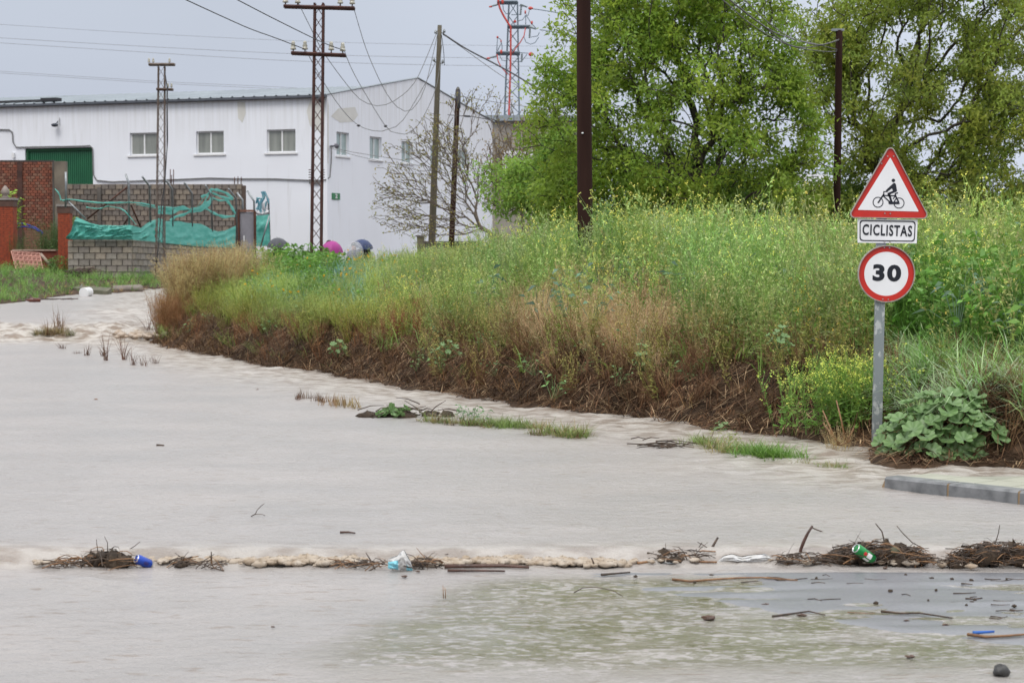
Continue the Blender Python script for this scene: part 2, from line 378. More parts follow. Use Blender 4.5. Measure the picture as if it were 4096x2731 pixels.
def stained_white():
    m, t, b = mk('white_rendered_wall'); N = t.nodes.new; b.inputs['Roughness'].default_value = .9
    tc = N('ShaderNodeTexCoord')
    def noise(sc, st, lo, hi, det=5):
        mp = N('ShaderNodeMapping'); mp.inputs['Scale'].default_value = st; lk(t, tc.outputs['Object'], mp.inputs[0])
        n = N('ShaderNodeTexNoise'); n.inputs['Scale'].default_value = sc; n.inputs['Detail'].default_value = det; lk(t, mp.outputs[0], n.inputs['Vector'])
        r = N('ShaderNodeMapRange'); r.inputs[1].default_value = lo; r.inputs[2].default_value = hi; lk(t, n.outputs[0], r.inputs[0]); return r.outputs[0]
    def mix(f, c1, c2):
        x = N('ShaderNodeMix'); x.data_type = 'RGBA'; lk(t, f, x.inputs[0])
        for q, c in ((6, c1), (7, c2)):
            if isinstance(c, tuple): x.inputs[q].default_value = (*c, 1)
            else: lk(t, c, x.inputs[q])
        return x.outputs[2]
    c = mix(noise(.35, (1, 1, 1), .35, .75), (.81, .83, .88), (.76, .775, .82))
    c = mix(noise(1.6, (2.0, 2.0, .25), .60, .95), c, (.60, .60, .61))
    # rain streaks under the eave and damp patches
    sp = N('ShaderNodeSeparateXYZ'); lk(t, tc.outputs['Object'], sp.inputs[0])
    h = N('ShaderNodeMapRange'); h.inputs[1].default_value = 5.9; h.inputs[2].default_value = 7.9; lk(t, sp.outputs[2], h.inputs[0])
    st = noise(2.2, (3, 3, .12), .42, .62); mu = N('ShaderNodeMath'); mu.operation = 'MULTIPLY'; lk(t, h.outputs[0], mu.inputs[0]); lk(t, st, mu.inputs[1])
    m5 = N('ShaderNodeMath'); m5.operation = 'MULTIPLY'; m5.inputs[1].default_value = .4; lk(t, mu.outputs[0], m5.inputs[0])
    c = mix(m5.outputs[0], c, (.55, .55, .54))
    lk(t, c, b.inputs['Base Color']); return m
MWALL = stained_white(); MPATCH = mat('bare_plaster_patch', (.60, .59, .55), (.66, .65, .62), .9, 2)
longw = [(-9.13, -7.83, 5.67, 6.60), (-5.98, -4.69, 5.67, 6.60), (-2.71, -1.41, 5.67, 6.60)]
gabw = [(.86, 2.04, 5.56, 6.52), (4.02, 5.22, 5.54, 6.50), (7.27, 8.47, 5.53, 6.47), (10.45, 11.65, 5.52, 6.44), (13.68, 14.88, 5.50, 6.40)]
door = (-14.3, -10.93, .3, 6.05)
b = B(); holes_wall(b, mL, -34, 0, -.3, 7.82, longw+[door])
holes_wall(b, mG, 0, 18.0, -.3, 7.82, gabw)
b.add([(0, 0, 7.82), (0, 18, 7.82), (0, 18, 7.95), (0, 9, 9.33), (0, 0, 7.95)], [(0, 1, 2, 3, 4)])
b.add([(-34, 0, -.3), (-34, 18, -.3), (-34, 18, 7.9), (-34, 9, 9.3), (-34, 0, 7.9)], [(4, 3, 2, 1, 0)])
b.add([(-34, 18, -.3), (0, 18, -.3), (0, 18, 7.9), (-34, 18, 7.9)], [(0, 1, 2, 3)])
b.build('wall', MWALL, wh)
def patch(v):
    b = B(); b.add(v, [tuple(range(len(v)))]); b.build('plaster_patch', MPATCH, wh)
patch([mL(-.75, 6.7, -.006), mL(-.35, 6.5, -.006), mL(-.12, 6.3, -.006), mL(-.08, 7.75, -.006), mL(-.72, 7.78, -.006), mL(-.9, 7.3, -.006)])
patch([mG(.35, 7.1, -.006), mG(1.2, 6.9, -.006), mG(2.4, 7.0, -.006), mG(2.9, 7.3, -.006), mG(2.6, 7.62, -.006), mG(1.0, 7.45, -.006)])
patch([mG(.04, 5.2, -.006), mG(.12, 5.2, -.006), mG(.16, 7.5, -.006), mG(.04, 7.8, -.006)])
patch([mL(-4.02, 7.1, -.006), mL(-3.82, 6.9, -.006), mL(-3.66, 7.3, -.006), mL(-3.7, 7.74, -.006), mL(-4.05, 7.76, -.006)])
MROOF = mat('grey_roof_sheet', (.30, .34, .37), (.22, .255, .28), .5, .6, .1, 10)
b = B()
for k in range(68):   # ribbed sheets on both slopes
    x0 = -34.1+k*.5; x1 = x0+.5
    for (ya, za, yb, zb) in ((-.22, 7.93, 9, 9.03), (18.22, 7.93, 9, 9.03)):
        b.add([(x0, ya, za), (x0+.38, ya, za), (x0+.38, yb, zb), (x0, yb, zb)], [(0, 1, 2, 3)])
        b.add([(x0+.38, ya, za), (x0+.41, ya, za+.035), (x0+.41, yb, zb+.035), (x0+.38, yb, zb)], [(0, 1, 2, 3)])
        b.add([(x0+.41, ya, za+.035), (x0+.47, ya, za+.035), (x0+.47, yb, zb+.035), (x0+.41, yb, zb+.035)], [(0, 1, 2, 3)])
        b.add([(x0+.47, ya, za+.035), (x1, ya, za), (x1, yb, zb), (x0+.47, yb, zb+.035)], [(0, 1, 2, 3)])
roof = b.build('roof', MROOF, wh)
b = B(); b.box((-34, -.24, 7.83), (.02, -.03, 7.925)); b.build('gutter', mat('dark_gutter', (.09, .10, .12), rough=.5), wh)
b = B(); b.bar((.03, -.2, 7.94), (.03, 9, 9.345), .05); b.bar((.03, 18.2, 7.94), (.03, 9, 9.345), .05); b.build('verge_trim', MROOF, wh)
b = B(); b.blob((-.12, -.28, 7.78), (.14, .12, .17), seed=3); b.build('gutter_outlet', mat('lead_grey', (.07, .07, .08)), wh)
b = B(); b.bar((-33, -.1, 8.0), (-13.5, .6, 8.08), .05); b.bar((-33, .5, 8.10), (-13.4, .8, 8.16), .04); b.box((-13.7, .3, 8.06), (-12.9, .7, 8.2)); b.build('roof_duct', mat('black_duct', (.02, .02, .025)), wh)
MPANE = mat('curtained_glass', (.27, .28, .25), (.18, .19, .17), .08, 2.2, .0, stretch=(2, 1, .3), spec=.8)
MPANE2 = mat('pale_green_glass', (.34, .42, .40), (.25, .32, .31), .08, 2.2, spec=.8)
def window(m, h, pm, nm='window'):
    u0, u1, z0, z1 = h; b = B(); w = .055
    def bx(a, c, d, e, y0=.10, y1=.15):
        p = [m(a, d, y0), m(c, d, y0), m(c, e, y0), m(a, e, y0), m(a, d, y1), m(c, d, y1), m(c, e, y1), m(a, e, y1)]
        b.add(p, [(0, 1, 2, 3), (7, 6, 5, 4), (0, 4, 5, 1), (1, 5, 6, 2), (2, 6, 7, 3), (3, 7, 4, 0)])
    bx(u0, u1, z0, z0+w); bx(u0, u1, z1-w, z1); bx(u0, u0+w, z0+w, z1-w); bx(u1-w, u1, z0+w, z1-w); mid = (u0+u1)/2; bx(mid-.03, mid+.03, z0+w, z1-w, .09, .14)
    f = b.build(nm, MALU, wh)
    for a, c in ((u0+w, mid-.03), (mid+.03, u1-w)):
        q = B(); q.add([m(a, z0+w, .13), m(c, z0+w, .13), m(c, z1-w, .13), m(a, z1-w, .13)], [(0, 1, 2, 3)]); q.build('pane', pm, f)
    s = B(); u0 -= .1; u1 += .1
    p = [m(u0, z0-.07, -.06), m(u1, z0-.07, -.06), m(u1, z0-.005, -.06), m(u0, z0-.005, -.06), m(u0, z0-.07, .1), m(u1, z0-.07, .1), m(u1, z0-.002, .1), m(u0, z0-.002, .1)]
    s.add(p, [(0, 1, 2, 3), (7, 6, 5, 4), (0, 4, 5, 1), (1, 5, 6, 2), (2, 6, 7, 3), (3, 7, 4, 0)]); s.build('sill', MALU, f)
for h in longw: window(mL, h, MPANE)
for h in gabw: window(mG, h, MPANE2)
MGREEN = mat('green_door_sheet', (.015, .125, .055), (.010, .10, .045), .45, 1.5)
b = B()
for k in range(33):
    u = door[0]+.1+k*.1
    if u > door[1]-.12: break
    b.box((u, .14, .3), (u+.06, .20, 5.93)); b.box((u+.06, .165, .3), (u+.1, .20, 5.93))
dl = b.build('door', MGREEN, wh)
b = B(); b.box((door[0], .08, .3), (door[0]+.12, .18, 6.03)); b.box((door[1]-.1, .08, .3), (door[1]-.01, .18, 6.03)); b.box((door[0]+.12, .08, 5.93), (door[1]-.1, .18, 6.04)); b.build('door_frame', mat('green_door_frame', (.01, .09, .035)), wh)
MCAB = mat('grey_cable', (.20, .20, .20)); MCABD = mat('dark_cable', (.05, .05, .055))
def wallpt(m, C, D, px, py, off=-.05):
    s, z = hit(px, py, C, D); return s, z
LD = (-math.cos(A21), math.sin(A21)); GD = (math.sin(A21), math.cos(A21)); WC2 = (WC.x, 80)
def wl(px, py): s, z = hit(px, py, WC2, LD); return (-s, -.05, z)
def wg(px, py): s, z = hit(px, py, WC2, GD); return (.05, s, z)
b = B(); b.tube([wl(*p) for p in [(-60, 522), (0, 519), (40, 520), (52, 530), (55, 570), (68, 590), (160, 588), (250, 587), (340, 585), (362, 583), (373, 595), (376, 700), (390, 722), (450, 728), (560, 724), (700, 719), (840, 713), (960, 716), (1100, 716), (1240, 722), (1296, 722)]], .028, 5); b.build('wall_cable', MCAB, wh)
b = B(); b.tube([wg(*p) for p in [(1322, 585), (1321, 650), (1315, 710)]]+[wl(1300, 722)], .025, 5); b.build('wall_cable', MCAB, wh)
b = B(); b.box((-.2+wl(1258, 735)[0], -.1, wl(0, 752)[2]), (.25+wl(1258, 735)[0], -.004, wl(1258, 722)[2]-.03)); b.build('junction_box', MCAB, wh)
p = wl(232, 500); b = B(); b.lathe([(.02, -.1), (.12, -.08), (.15, 0), (.05, .05)], 10, c=(p[0], -.25, p[2])); b.bar((p[0], -.2, p[2]), (p[0], 0, p[2]+.15), .03); b.build('wall_lamp', mat('dark_lamp', (.05, .06, .08)), wh)
b = B(); b.bar((p[0]+.1, -.04, p[2]), (p[0]+.1, -.04, p[2]+.3), .03); b.build('lamp_conduit', mat('pale_conduit', (.5, .5, .5)), wh)
p = wl(57, 622); b = B(); b.box((p[0]-.05, -.12, p[2]-.1), (p[0]+.06, -.01, p[2]+.1)); b.build('switch_box', MALU, wh)
p = wg(1345, 787); b = B(); b.box((.005, p[1]-.42, p[2]-.12), (.03, p[1]+.30, p[2]+.14))
pl = b.build('house_number_plate', mat('green_plate', (.05, .22, .10)), wh)
def text_mesh(body, size, name, m, parent, loc, rot, off=.0, ext=.0015, sp=1.0, sx=1.0):
    c = bpy.data.curves.new(name, 'FONT'); c.body = body; c.size = size; c.offset = off; c.extrude = ext; c.align_x = 'CENTER'; c.align_y = 'CENTER'; c.space_character = sp; c.resolution_u = 4
    t = bpy.data.objects.new('tmp', c); me = bpy.data.meshes.new_from_object(t, depsgraph=None) if False else None
    COL.objects.link(t); bpy.context.view_layer.update(); dg = bpy.context.evaluated_depsgraph_get()
    me = bpy.data.meshes.new_from_object(t.evaluated_get(dg)); bpy.data.objects.remove(t); bpy.data.curves.remove(c)
    me.name = name; me.materials.clear(); me.materials.append(m)
    o = bpy.data.objects.new(name, me); COL.objects.link(o); o.parent = parent; o.location = loc; o.rotation_euler = rot; o.scale = (sx, 1, 1); return o
text_mesh('2', .24, 'numeral', MALU, pl, (.036, p[1]-.06, p[2]+.01), (R(90), 0, R(90)), off=.006, ext=.002, sx=1.8)
p = wg(1320, 585); b = B(); b.bar((.0, p[1], p[2]), (.35, p[1], p[2]), .05); b.blob((.3, p[1], p[2]), (.1, .1, .09), seed=4); b.build('cable_bracket', mat('grey_iron', (.12, .12, .14)), wh)

# pale industrial building beyond the right end of the warehouse
fb = thing('industrial_building', (0, 108, 0), 'grey beige shed with a dull roof behind the trees, right of the white warehouse', 'building')
x0, zt = XZ(1925, 470, 108); x1, _ = XZ(2330, 470, 108); MB1 = mat('beige_wall', (.34, .31, .27), (.26, .24, .21), .9, 1)
b = B(); b.box((x0+.2, 0, 0), (x1, 12, zt-.2)); b.build('wall', MB1, fb)
b = B(); b.box((x0, -.3, zt-.2), (x1+.3, 12.3, zt+.1)); b.build('roof', MROOF, fb)
b = B(); za = P(2100, 640, 108).z; b.box((P(2010, 0, 108).x, -.06, za-1.2), (P(2290, 0, 108).x, -.01, za+.5)); b.build('shutter', MALU, fb)
hw = thing('white_house', (0, 125, 0), 'low white house half seen between tree trunks behind the flowering bank', 'house')
x0, zt = XZ(3030, 770, 125); x1, _ = XZ(3330, 770, 125)
b = B(); b.box((x0, 0, 0), (x1, 8, zt)); b.build('wall', MWHITE, hw)
b = B(); b.add([(x0-.3, -.4, zt), (x1+.3, -.4, zt), (x1+.3, 4, zt+1.3), (x0-.3, 4, zt+1.3), (x1+.3, 8.4, zt), (x0-.3, 8.4, zt)], [(0, 1, 2, 3), (3, 2, 4, 5), (0, 3, 5), (1, 4, 2)]); b.build('roof', mat('pale_roof', (.42, .42, .44)), hw)

# ------------------------------------------------------------------ masonry: every block and brick its own piece
def unit_box(name, m, bev=.04):
    me = bpy.data.meshes.new(name); e = bev
    v = [(-.5, 0, -.5), (.5, 0, -.5), (.5, 0, .5), (-.5, 0, .5), (-.5+e, -.5, -.5+e), (.5-e, -.5, -.5+e), (.5-e, -.5, .5-e), (-.5+e, -.5, .5-e), (-.5, .5, -.5), (.5, .5, -.5), (.5, .5, .5), (-.5, .5, .5)]
    f = [(4, 5, 6, 7), (0, 1, 5, 4), (1, 2, 6, 5), (2, 3, 7, 6), (3, 0, 4, 7), (9, 8, 11, 10), (1, 0, 8, 9), (2, 1, 9, 10), (3, 2, 10, 11), (0, 3, 11, 8)]
    me.from_pydata(v, [], f); me.materials.append(m); return me
MBLK = mat('concrete_block', (.33, .30, .26), (.24, .215, .185), .95, 3, .6, 50, rnd=[(1, 1, 1), (.8, .8, .8), (.92, .9, .86), (1.12, 1.06, .98), (.86, .84, .84), (1.02, .97, .9)])
MBLK2 = mat('old_grey_block', (.22, .19, .165), (.15, .13, .115), .95, 3, .6, 50, rnd=[(1, 1, 1), (.85, .85, .85), (1.1, 1.05, 1.0), (.92, .9, .9), (1.25, 1.2, 1.1), (1, .95, .9)])
MBRK = mat('red_brick', (.25, .092, .055), (.17, .065, .042), .9, 8, .5, 60, rnd=[(1, 1, 1), (.8, .75, .75), (1.0, 1.35, 1.45), (.65, .65, .7), (1.05, .95, .9), (.9, 1.2, 1.25), (1.15, 1.0, .95), (.85, .85, .85)])
MMORT = mat('mortar', (.17, .155, .14), (.12, .11, .10), .95, 8); MMORTD = mat('dark_mortar', (.11, .075, .06), (.08, .06, .05), .95, 8)
def masonry(parent, nm, mesh, O, D, Nn, L, z0, z1, cw, ch, jt, dep, limit=999, off=0, fall=0.0, skip=None):
    """courses of blocks on a vertical face: origin O, horizontal direction D, outward normal Nn"""
    rz = math.atan2(D[1], D[0]); n = 0; rest = []
    rows = int(round((z1-z0)/ch))
    for r in range(rows-1, -1, -1):
        zc = z0+(r+.5)*ch; u = -(cw/2 if (r+off) % 2 else 0)
        while u < L-.01:
            a, c = max(u, 0), min(u+cw, L); u += cw
            if c-a < .04: continue
            m = (a+c)/2
            if skip and skip(m, zc): continue
            pr = .004+random.uniform(0, .007)
            loc = (O[0]+D[0]*m+Nn[0]*pr, O[1]+D[1]*m+Nn[1]*pr, zc-fall*m)
            if n < limit:
                o = bpy.data.objects.new(nm, mesh); COL.objects.link(o); o.parent = parent
                o.location = loc; o.rotation_euler = (random.uniform(-.008, .008), random.uniform(-.008, .008)+fall, rz); o.scale = (c-a-jt, dep, ch-jt); n += 1
            else: rest.append((loc, c-a-jt, ch-jt))
    if rest:
        b = B()
        for l, w, h in rest:
            dx, dy = D[0]*w/2, D[1]*w/2; nx, ny = Nn[0]*dep/2, Nn[1]*dep/2
            v = [(l[0]-dx+nx, l[1]-dy+ny, l[2]-h/2), (l[0]+dx+nx, l[1]+dy+ny, l[2]-h/2), (l[0]+dx+nx, l[1]+dy+ny, l[2]+h/2), (l[0]-dx+nx, l[1]-dy+ny, l[2]+h/2)]
            v += [(p[0]-2*nx, p[1]-2*ny, p[2]) for p in v]
            b.add(v, [(0, 1, 2, 3), (0, 4, 5, 1), (1, 5, 6, 2), (2, 6, 7, 3), (3, 7, 4, 0)])
        b.build(nm+'_courses', mesh.materials[0], parent, kind='stuff')
# rear grey block wall
xa, za = XZ(264, 745, 76); xb, _ = XZ(968, 739, 76); zt = 4.24
rw = thing('block_wall', (0, 0, 0), 'tall weathered grey block wall with dark pilasters in front of the warehouse', 'wall')
b = B(); b.box((xa, 76.02, .2), (xb, 76.2, zt)); b.box((xb+.003, 75.95, .2), (xb+.12, 76.25, zt-.05)); b.build('wall_core', MMORTD, rw)
me = unit_box('block', MBLK2)
masonry(rw, 'block', me, (xa, 76.0), (1, 0), (0, -1), xb-xa, zt-11*.2, zt, .27, .2, .014, .05)
for px in (391, 683):
    x = P(px, 0, 76).x; b = B(); b.box((x-.07, 75.86, .2), (x+.07, 75.96, zt-.12)); b.build('pilaster', mat('stained_concrete', (.09, .08, .072), (.14, .125, .11), .9, 3), rw)
for i, (px, py) in enumerate([(673, 678), (678, 700), (686, 678), (931, 708), (945, 706), (958, 708)]):
    x = P(px, 0, 76).x; b = B(); b.tube([(x, 76.1, zt-.1), (x+.01, 76.1, P(px, py, 76).z)], .018, 5); b.build('rebar', MRUST, rw)
# front block wall: frontal face and receding face
fw = thing('front_block_wall', (0, 0, 0), 'low wall of pale grey concrete blocks with its corner towards the flood', 'wall')
cx, _ = XZ(528, 960, 63); lx, _ = XZ(271, 960, 63); D2 = Vector((2.02, 9.5)).normalized(); N2 = (D2.y, -D2.x)
b = B(); b.add([(lx, 63.02, .2), (cx-.01, 63.02, .2), (cx-.01+D2.x*11, 63.02+D2.y*11, .2), (lx, 74, .2), (lx, 63.02, 2.03), (cx-.01, 63.02, 2.03), (cx-.01+D2.x*11, 63.02+D2.y*11, 1.81), (lx, 74, 1.81)],
              [(0, 1, 5, 4), (1, 2, 6, 5), (4, 5, 6, 7)]); b.build('wall_core', MMORT, fw)
me = unit_box('block', MBLK)
masonry(fw, 'block', me, (lx, 63.0), (1, 0), (0, -1), cx-lx, .44, 2.04, .345, .2, .014, .05)
masonry(fw, 'block', me, (cx, 63.02), (D2.x, D2.y), N2, 11.2, .44, 2.04, .4, .2, .016, .05, fall=.02)
def fpt(px, py):
    if px <= 528: return P(px, py, 62.9)
    s, z = hit(px, py, (cx+.08, 63.0), (D2.x, D2.y)); return Vector((cx+.08+D2.x*s, 63.0+D2.y*s, z))
# old red brick wall on the left
bw = thing('brick_wall', (0, 0, 0), 'tall old red brick wall with sooty stains and a concrete end pillar', 'wall')
x0 = P(-75, 0, 74).x; x1 = P(205, 0, 74).x; zt = P(100, 648, 74).z
b = B(); b.box((x0, 74.02, .3), (x1, 74.25, zt)); b.box((x0, 73.98, zt+.002), (x1, 74.27, zt+.06), 1); b.build('wall_core', [MMORTD, mat('soot', (.05, .04, .035))], bw)
me = unit_box('brick', MBRK)
masonry(bw, 'brick', me, (x0+.6, 74.0), (1, 0), (0, -1), x1-x0-.6, zt-24*.105, zt, .165, .105, .007, .05, limit=300)
masonry(bw, 'brick', me, (x0+.6, 74.0), (1, 0), (0, -1), x1-x0-.6, zt-33*.105, zt-24*.105-.001, .165, .105, .007, .05, limit=0)
b = B(); x = P(73, 0, 74).x; b.box((x-.09, 73.9, .3), (x+.09, 73.97, zt-.02)); b.build('pilaster', mat('sooty_brick', (.05, .025, .02), (.09, .04, .03), .9, 4), bw)
b = B(); xa, xb = P(207, 0, 74).x, P(257, 0, 74).x; b.box((x1+.004, 73.85, .3), (xb-.42, 74.25, zt-.02), 0); b.box((xb-.416, 73.87, .3), (xb, 74.27, zt+.02), 1); b.build('end_pillar', [mat('sooty_concrete', (.06, .052, .045), (.10, .09, .08), .9, 2), mat('old_concrete', (.20, .17, .13), (.12, .10, .08), .9, 2)], bw)
# gate pillars and low garden wall
def brick_pillar(px0, px1, pyt, Yd, label, finial):
    x0 = P(px0, 0, Yd).x; x1 = P(px1, 0, Yd).x; zt = P(0, pyt, Yd).z; zb = .6; w = x1-x0
    t = thing('brick_pillar', ((x0+x1)/2, Yd, zb), label, 'pillar')
    b = B(); b.box((-w/2+.01, .01, 0), (w/2-.01, w-.01, zt-zb)); b.build('pillar_core', MMORTD, t)
    b = B(); n = int((zt-zb)/.065)
    for r in range(n):
        z = r*.065; o = (r % 2)*.11
        for k in range(-1, int(w/.22)+1):
            a, c = max(-w/2, -w/2+k*.22+o), min(w/2, -w/2+k*.22+o+.21)
            if c-a > .03: b.box((a, -.008+random.uniform(0, .008), z), (c, .05, z+.057)); b.box((w/2-.02, a+w/2, z), (w/2+random.uniform(.0, .008), c+w/2, z+.057))
    b.build('brick_courses', mat('orange_red_brick', (.34, .065, .025), (.22, .045, .02), .85, 9), t, kind='stuff')
    b = B(); b.box((-w/2-.05, -.05, zt-zb), (w/2+.05, w+.05, zt-zb+.07)); b.box((-w/2-.02, -.02, zt-zb-.22), (w/2+.02, w+.02, zt-zb-.002), 1); b.build('cap', [mat('cap_stone', (.30, .27, .25)), mat('dark_band', (.10, .05, .035))], t)
    if finial:
        b = B(); b.lathe([(.10, 0), (.12, .04), (.07, .08), (.13, .13), (.15, .2), (.11, .3), (.05, .38), (.01, .42)], 14, c=(-.05, w/2, zt-zb+.07)); b.build('finial', mat('stone_finial', (.28, .23, .2)), t)
brick_pillar(-22, 42, 800, 66, 'red brick gate pillar with a stone pinecone finial, far left', True)
brick_pillar(222, 270, 826, 64.6, 'red brick pillar against the end of the low block wall', False)
gw = thing('garden_wall', (0, 0, 0), 'low red brick garden wall with a pale coping between the two brick pillars', 'wall')
x0 = P(42, 0, 65.4).x; x1 = P(222, 0, 65.4).x; zt = P(0, 1004, 65.4).z
b = B(); b.box((x0, 65.3, .5), (x1, 65.5, zt)); b.build('wall_body', mat('dark_red_brick', (.22, .05, .025), (.14, .04, .025), .9, 5, .5, 30), gw)
b = B(); k = 0; x = x0
while x < x1-.3: b.box((x, 65.24, zt+.003), (x+.34, 65.55, zt+.05)); x += .36
b.build('coping', mat('pale_coping', (.45, .32, .25)), gw)
# discarded panelled door leaning on the garden wall
dp = thing('panelled_door', (0, 0, 0), 'discarded salmon pink panelled door lying against the low garden wall', 'door')
c4 = [P(45, 1007, 64.9), P(162, 1014, 64.7), P(176, 1084, 64.2), P(64, 1078, 64.3)]
def bil(u, v, o=0): return c4[0].lerp(c4[1], u).lerp(c4[3].lerp(c4[2], u), v)+Vector((0, -o, o*.4))
def slab(b, u0, u1, v0, v1, o0, o1, mi=0):
    v = [bil(u0, v0, o1), bil(u1, v0, o1), bil(u1, v1, o1), bil(u0, v1, o1), bil(u0, v0, o0), bil(u1, v0, o0), bil(u1, v1, o0), bil(u0, v1, o0)]
    b.add(v, [(0, 3, 2, 1), (0, 1, 5, 4), (1, 2, 6, 5), (2, 3, 7, 6), (3, 0, 4, 7)], mi)
MPK = mat('salmon_paint', (.44, .215, .165), (.34, .15, .115), .6, 6)
b = B(); slab(b, 0, 1, 0, 1, 0, .03); b.build('door_board', MPK, dp)
b = B()
for i in range(6):
    for j in range(4):
        u, v = .06+i*.155, .07+j*.235
        slab(b, u, u+.02, v, v+.19, .03, .07); slab(b, u+.02, u+.11, v, v+.03, .03, .07)
        slab(b, u+.05, u+.07, v+.07, v+.19, .03, .06); slab(b, u+.07, u+.125, v+.15, v+.18, .03, .07)
for u0, u1, v0, v1 in ((0, 1, 0, .035), (0, 1, .965, 1), (0, .03, .035, .965), (.97, 1, .035, .965)): slab(b, u0, u1, v0, v1, .03, .075)
b.build('raised_moulding', mat('salmon_paint_worn', (.50, .25, .19), (.40, .19, .15), .6, 6), dp)
b = B(); b.tube([P(163, 1017, 64.6), P(216, 1076, 64.0)], .055, 4); b.build('plank', mat('weathered_plank', (.34, .25, .2)), label='pale weathered plank leaning beside the pink panelled door', cat='plank')
# blue hose
b = B(); b.tube([P(*p, 68) for p in [(38, 905), (60, 897), (85, 894), (110, 899), (140, 910), (165, 925), (172, 935)]], .025, 6); b.tube([P(*p, 68.1) for p in [(38, 914), (70, 909), (100, 907), (130, 912), (160, 928), (170, 940)]], .025, 6)
b.build('blue_hose', mat('blue_plastic', (.015, .04, .42), rough=.35), label='arching bright blue hose above the weeds behind the garden wall', cat='hose')

# ------------------------------------------------------------------ torn green net fence
nf = thing('net_fence', (0, 0, 0), 'fence of bent steel posts with torn turquoise shade net above the low block wall', 'fence')
for pts in [[(263, 688), (264, 740), (262, 830)], [(503, 697), (514, 731), (517, 910)], [(570, 708), (598, 745), (602, 905)], [(664, 722), (688, 757), (690, 905)], [(738, 732), (768, 775), (768, 905)],
            [(822, 742), (845, 785), (849, 925)], [(914, 756), (944, 795), (949, 990)]]:
    b = B(); b.tube([fpt(*p) for p in pts], .035, 8); b.build('post', MSTEEL, nf)
for pts in [[(948, 770), (970, 800), (971, 900)], [(989, 763), (1016, 805), (1019, 900)], [(1058, 766), (1074, 798), (1079, 990)]]:
    b = B(); b.tube([P(*p, 74.5) for p in pts], .04, 8); b.build('post', MSTEEL, nf)
for pts in [[(511, 745), (346, 876)], [(522, 820), (560, 908)], [(515, 862), (492, 900)]]:
    b = B(); b.tube([fpt(*p)+Vector((0, .1, 0)) for p in pts], .028, 6); b.build('brace', MRUST, nf)
b = B(); b.tube([fpt(268, 800), fpt(342, 875)], .03, 6); b.build('brace', MSTEEL, nf)
def netmat(name, c, c2):
    m, t, bb = mk(name); bb.inputs['Roughness'].default_value = .55
    tc = t.nodes.new('ShaderNodeTexCoord'); mp = t.nodes.new('ShaderNodeMapping'); mp.inputs['Scale'].default_value = (1.2, 1.2, 5); lk(t, tc.outputs['Object'], mp.inputs[0])
    n = t.nodes.new('ShaderNodeTexNoise'); n.inputs['Scale'].default_value = 1.6; n.inputs['Detail'].default_value = 4; lk(t, mp.outputs[0], n.inputs['Vector'])
    r = t.nodes.new('ShaderNodeMapRange'); r.inputs[1].default_value = .35; r.inputs[2].default_value = .65; lk(t, n.outputs[0], r.inputs[0])
    mx = t.nodes.new('ShaderNodeMix'); mx.data_type = 'RGBA'; mx.inputs[6].default_value = (*c, 1); mx.inputs[7].default_value = (*c2, 1); lk(t, r.outputs[0], mx.inputs[0])
    lk(t, mx.outputs[2], bb.inputs['Base Color'])
    tl = t.nodes.new('ShaderNodeBsdfTranslucent'); lk(t, mx.outputs[2], tl.inputs[0]); ms = t.nodes.new('ShaderNodeMixShader'); ms.inputs[0].default_value = .3
    lk(t, bb.outputs[0], ms.inputs[1]); lk(t, tl.outputs[0], ms.inputs[2]); lk(t, ms.outputs[0], t.nodes['Material Output'].inputs[0]); return m
MNET = netmat('turquoise_net', (.08, .40, .33), (.16, .52, .45)); MNETB = netmat('blue_net', (.10, .32, .42), (.25, .45, .50))
def sheet(b, top, bot, pt, n=70, rows=14, amp=.06, seed=0, mi=0):
    t = np.array(top, float); o = np.array(bot, float); x = np.linspace(t[0, 0], t[-1, 0], n); ty = np.interp(x, t[:, 0], t[:, 1]); by = np.interp(x, o[:, 0], o[:, 1])
    V = []
    for j in range(rows+1):
        v = j/rows
        for i in range(n):
            p = pt(x[i], ty[i]*(1-v)+by[i]*v); w = math.sin(v*math.pi)**.5
            d = amp*w*(float(fbm(x[i]/28+seed+v*1.5, v*3.2+seed+x[i]/90, seed))*2.2+.5*math.sin(v*16+x[i]/22+2*float(vnoise(x[i]/40, v*2, seed))))
            V.append(p+Vector((.3*d, -abs(d)*1.6-.03, 0)))
    b.add(V, [(j*n+i, j*n+i+1, (j+1)*n+i+1, (j+1)*n+i) for j in range(rows) for i in range(n-1)], mi, True)
b = B(); sheet(b, [(273, 948), (290, 915), (305, 868), (330, 878), (360, 892), (400, 901), (440, 901), (480, 903), (517, 900), (540, 905), (565, 912), (585, 895), (605, 884), (627, 877)],
               [(273, 958), (400, 958), (528, 960), (580, 964), (627, 968)], fpt, amp=.13, seed=5, n=90, rows=20)
b.build('net', MNET, nf)
b = B(); sheet(b, [(625, 876), (640, 872), (660, 884), (690, 886), (715, 884), (750, 892), (800, 895), (815, 900), (850, 920), (870, 926), (900, 923), (920, 914), (943, 903)],
               [(625, 968), (700, 976), (790, 986), (880, 989), (943, 992)], fpt, amp=.06, seed=9, n=90, rows=20)
b.build('net', MNET, nf)
b = B(); sheet(b, [(630, 823), (660, 826), (700, 829), (735, 822), (764, 838)], [(630, 856), (660, 857), (690, 859), (720, 842), (764, 841)], fpt, n=30, rows=8, amp=.05, seed=12); b.build('net', MNET, nf)
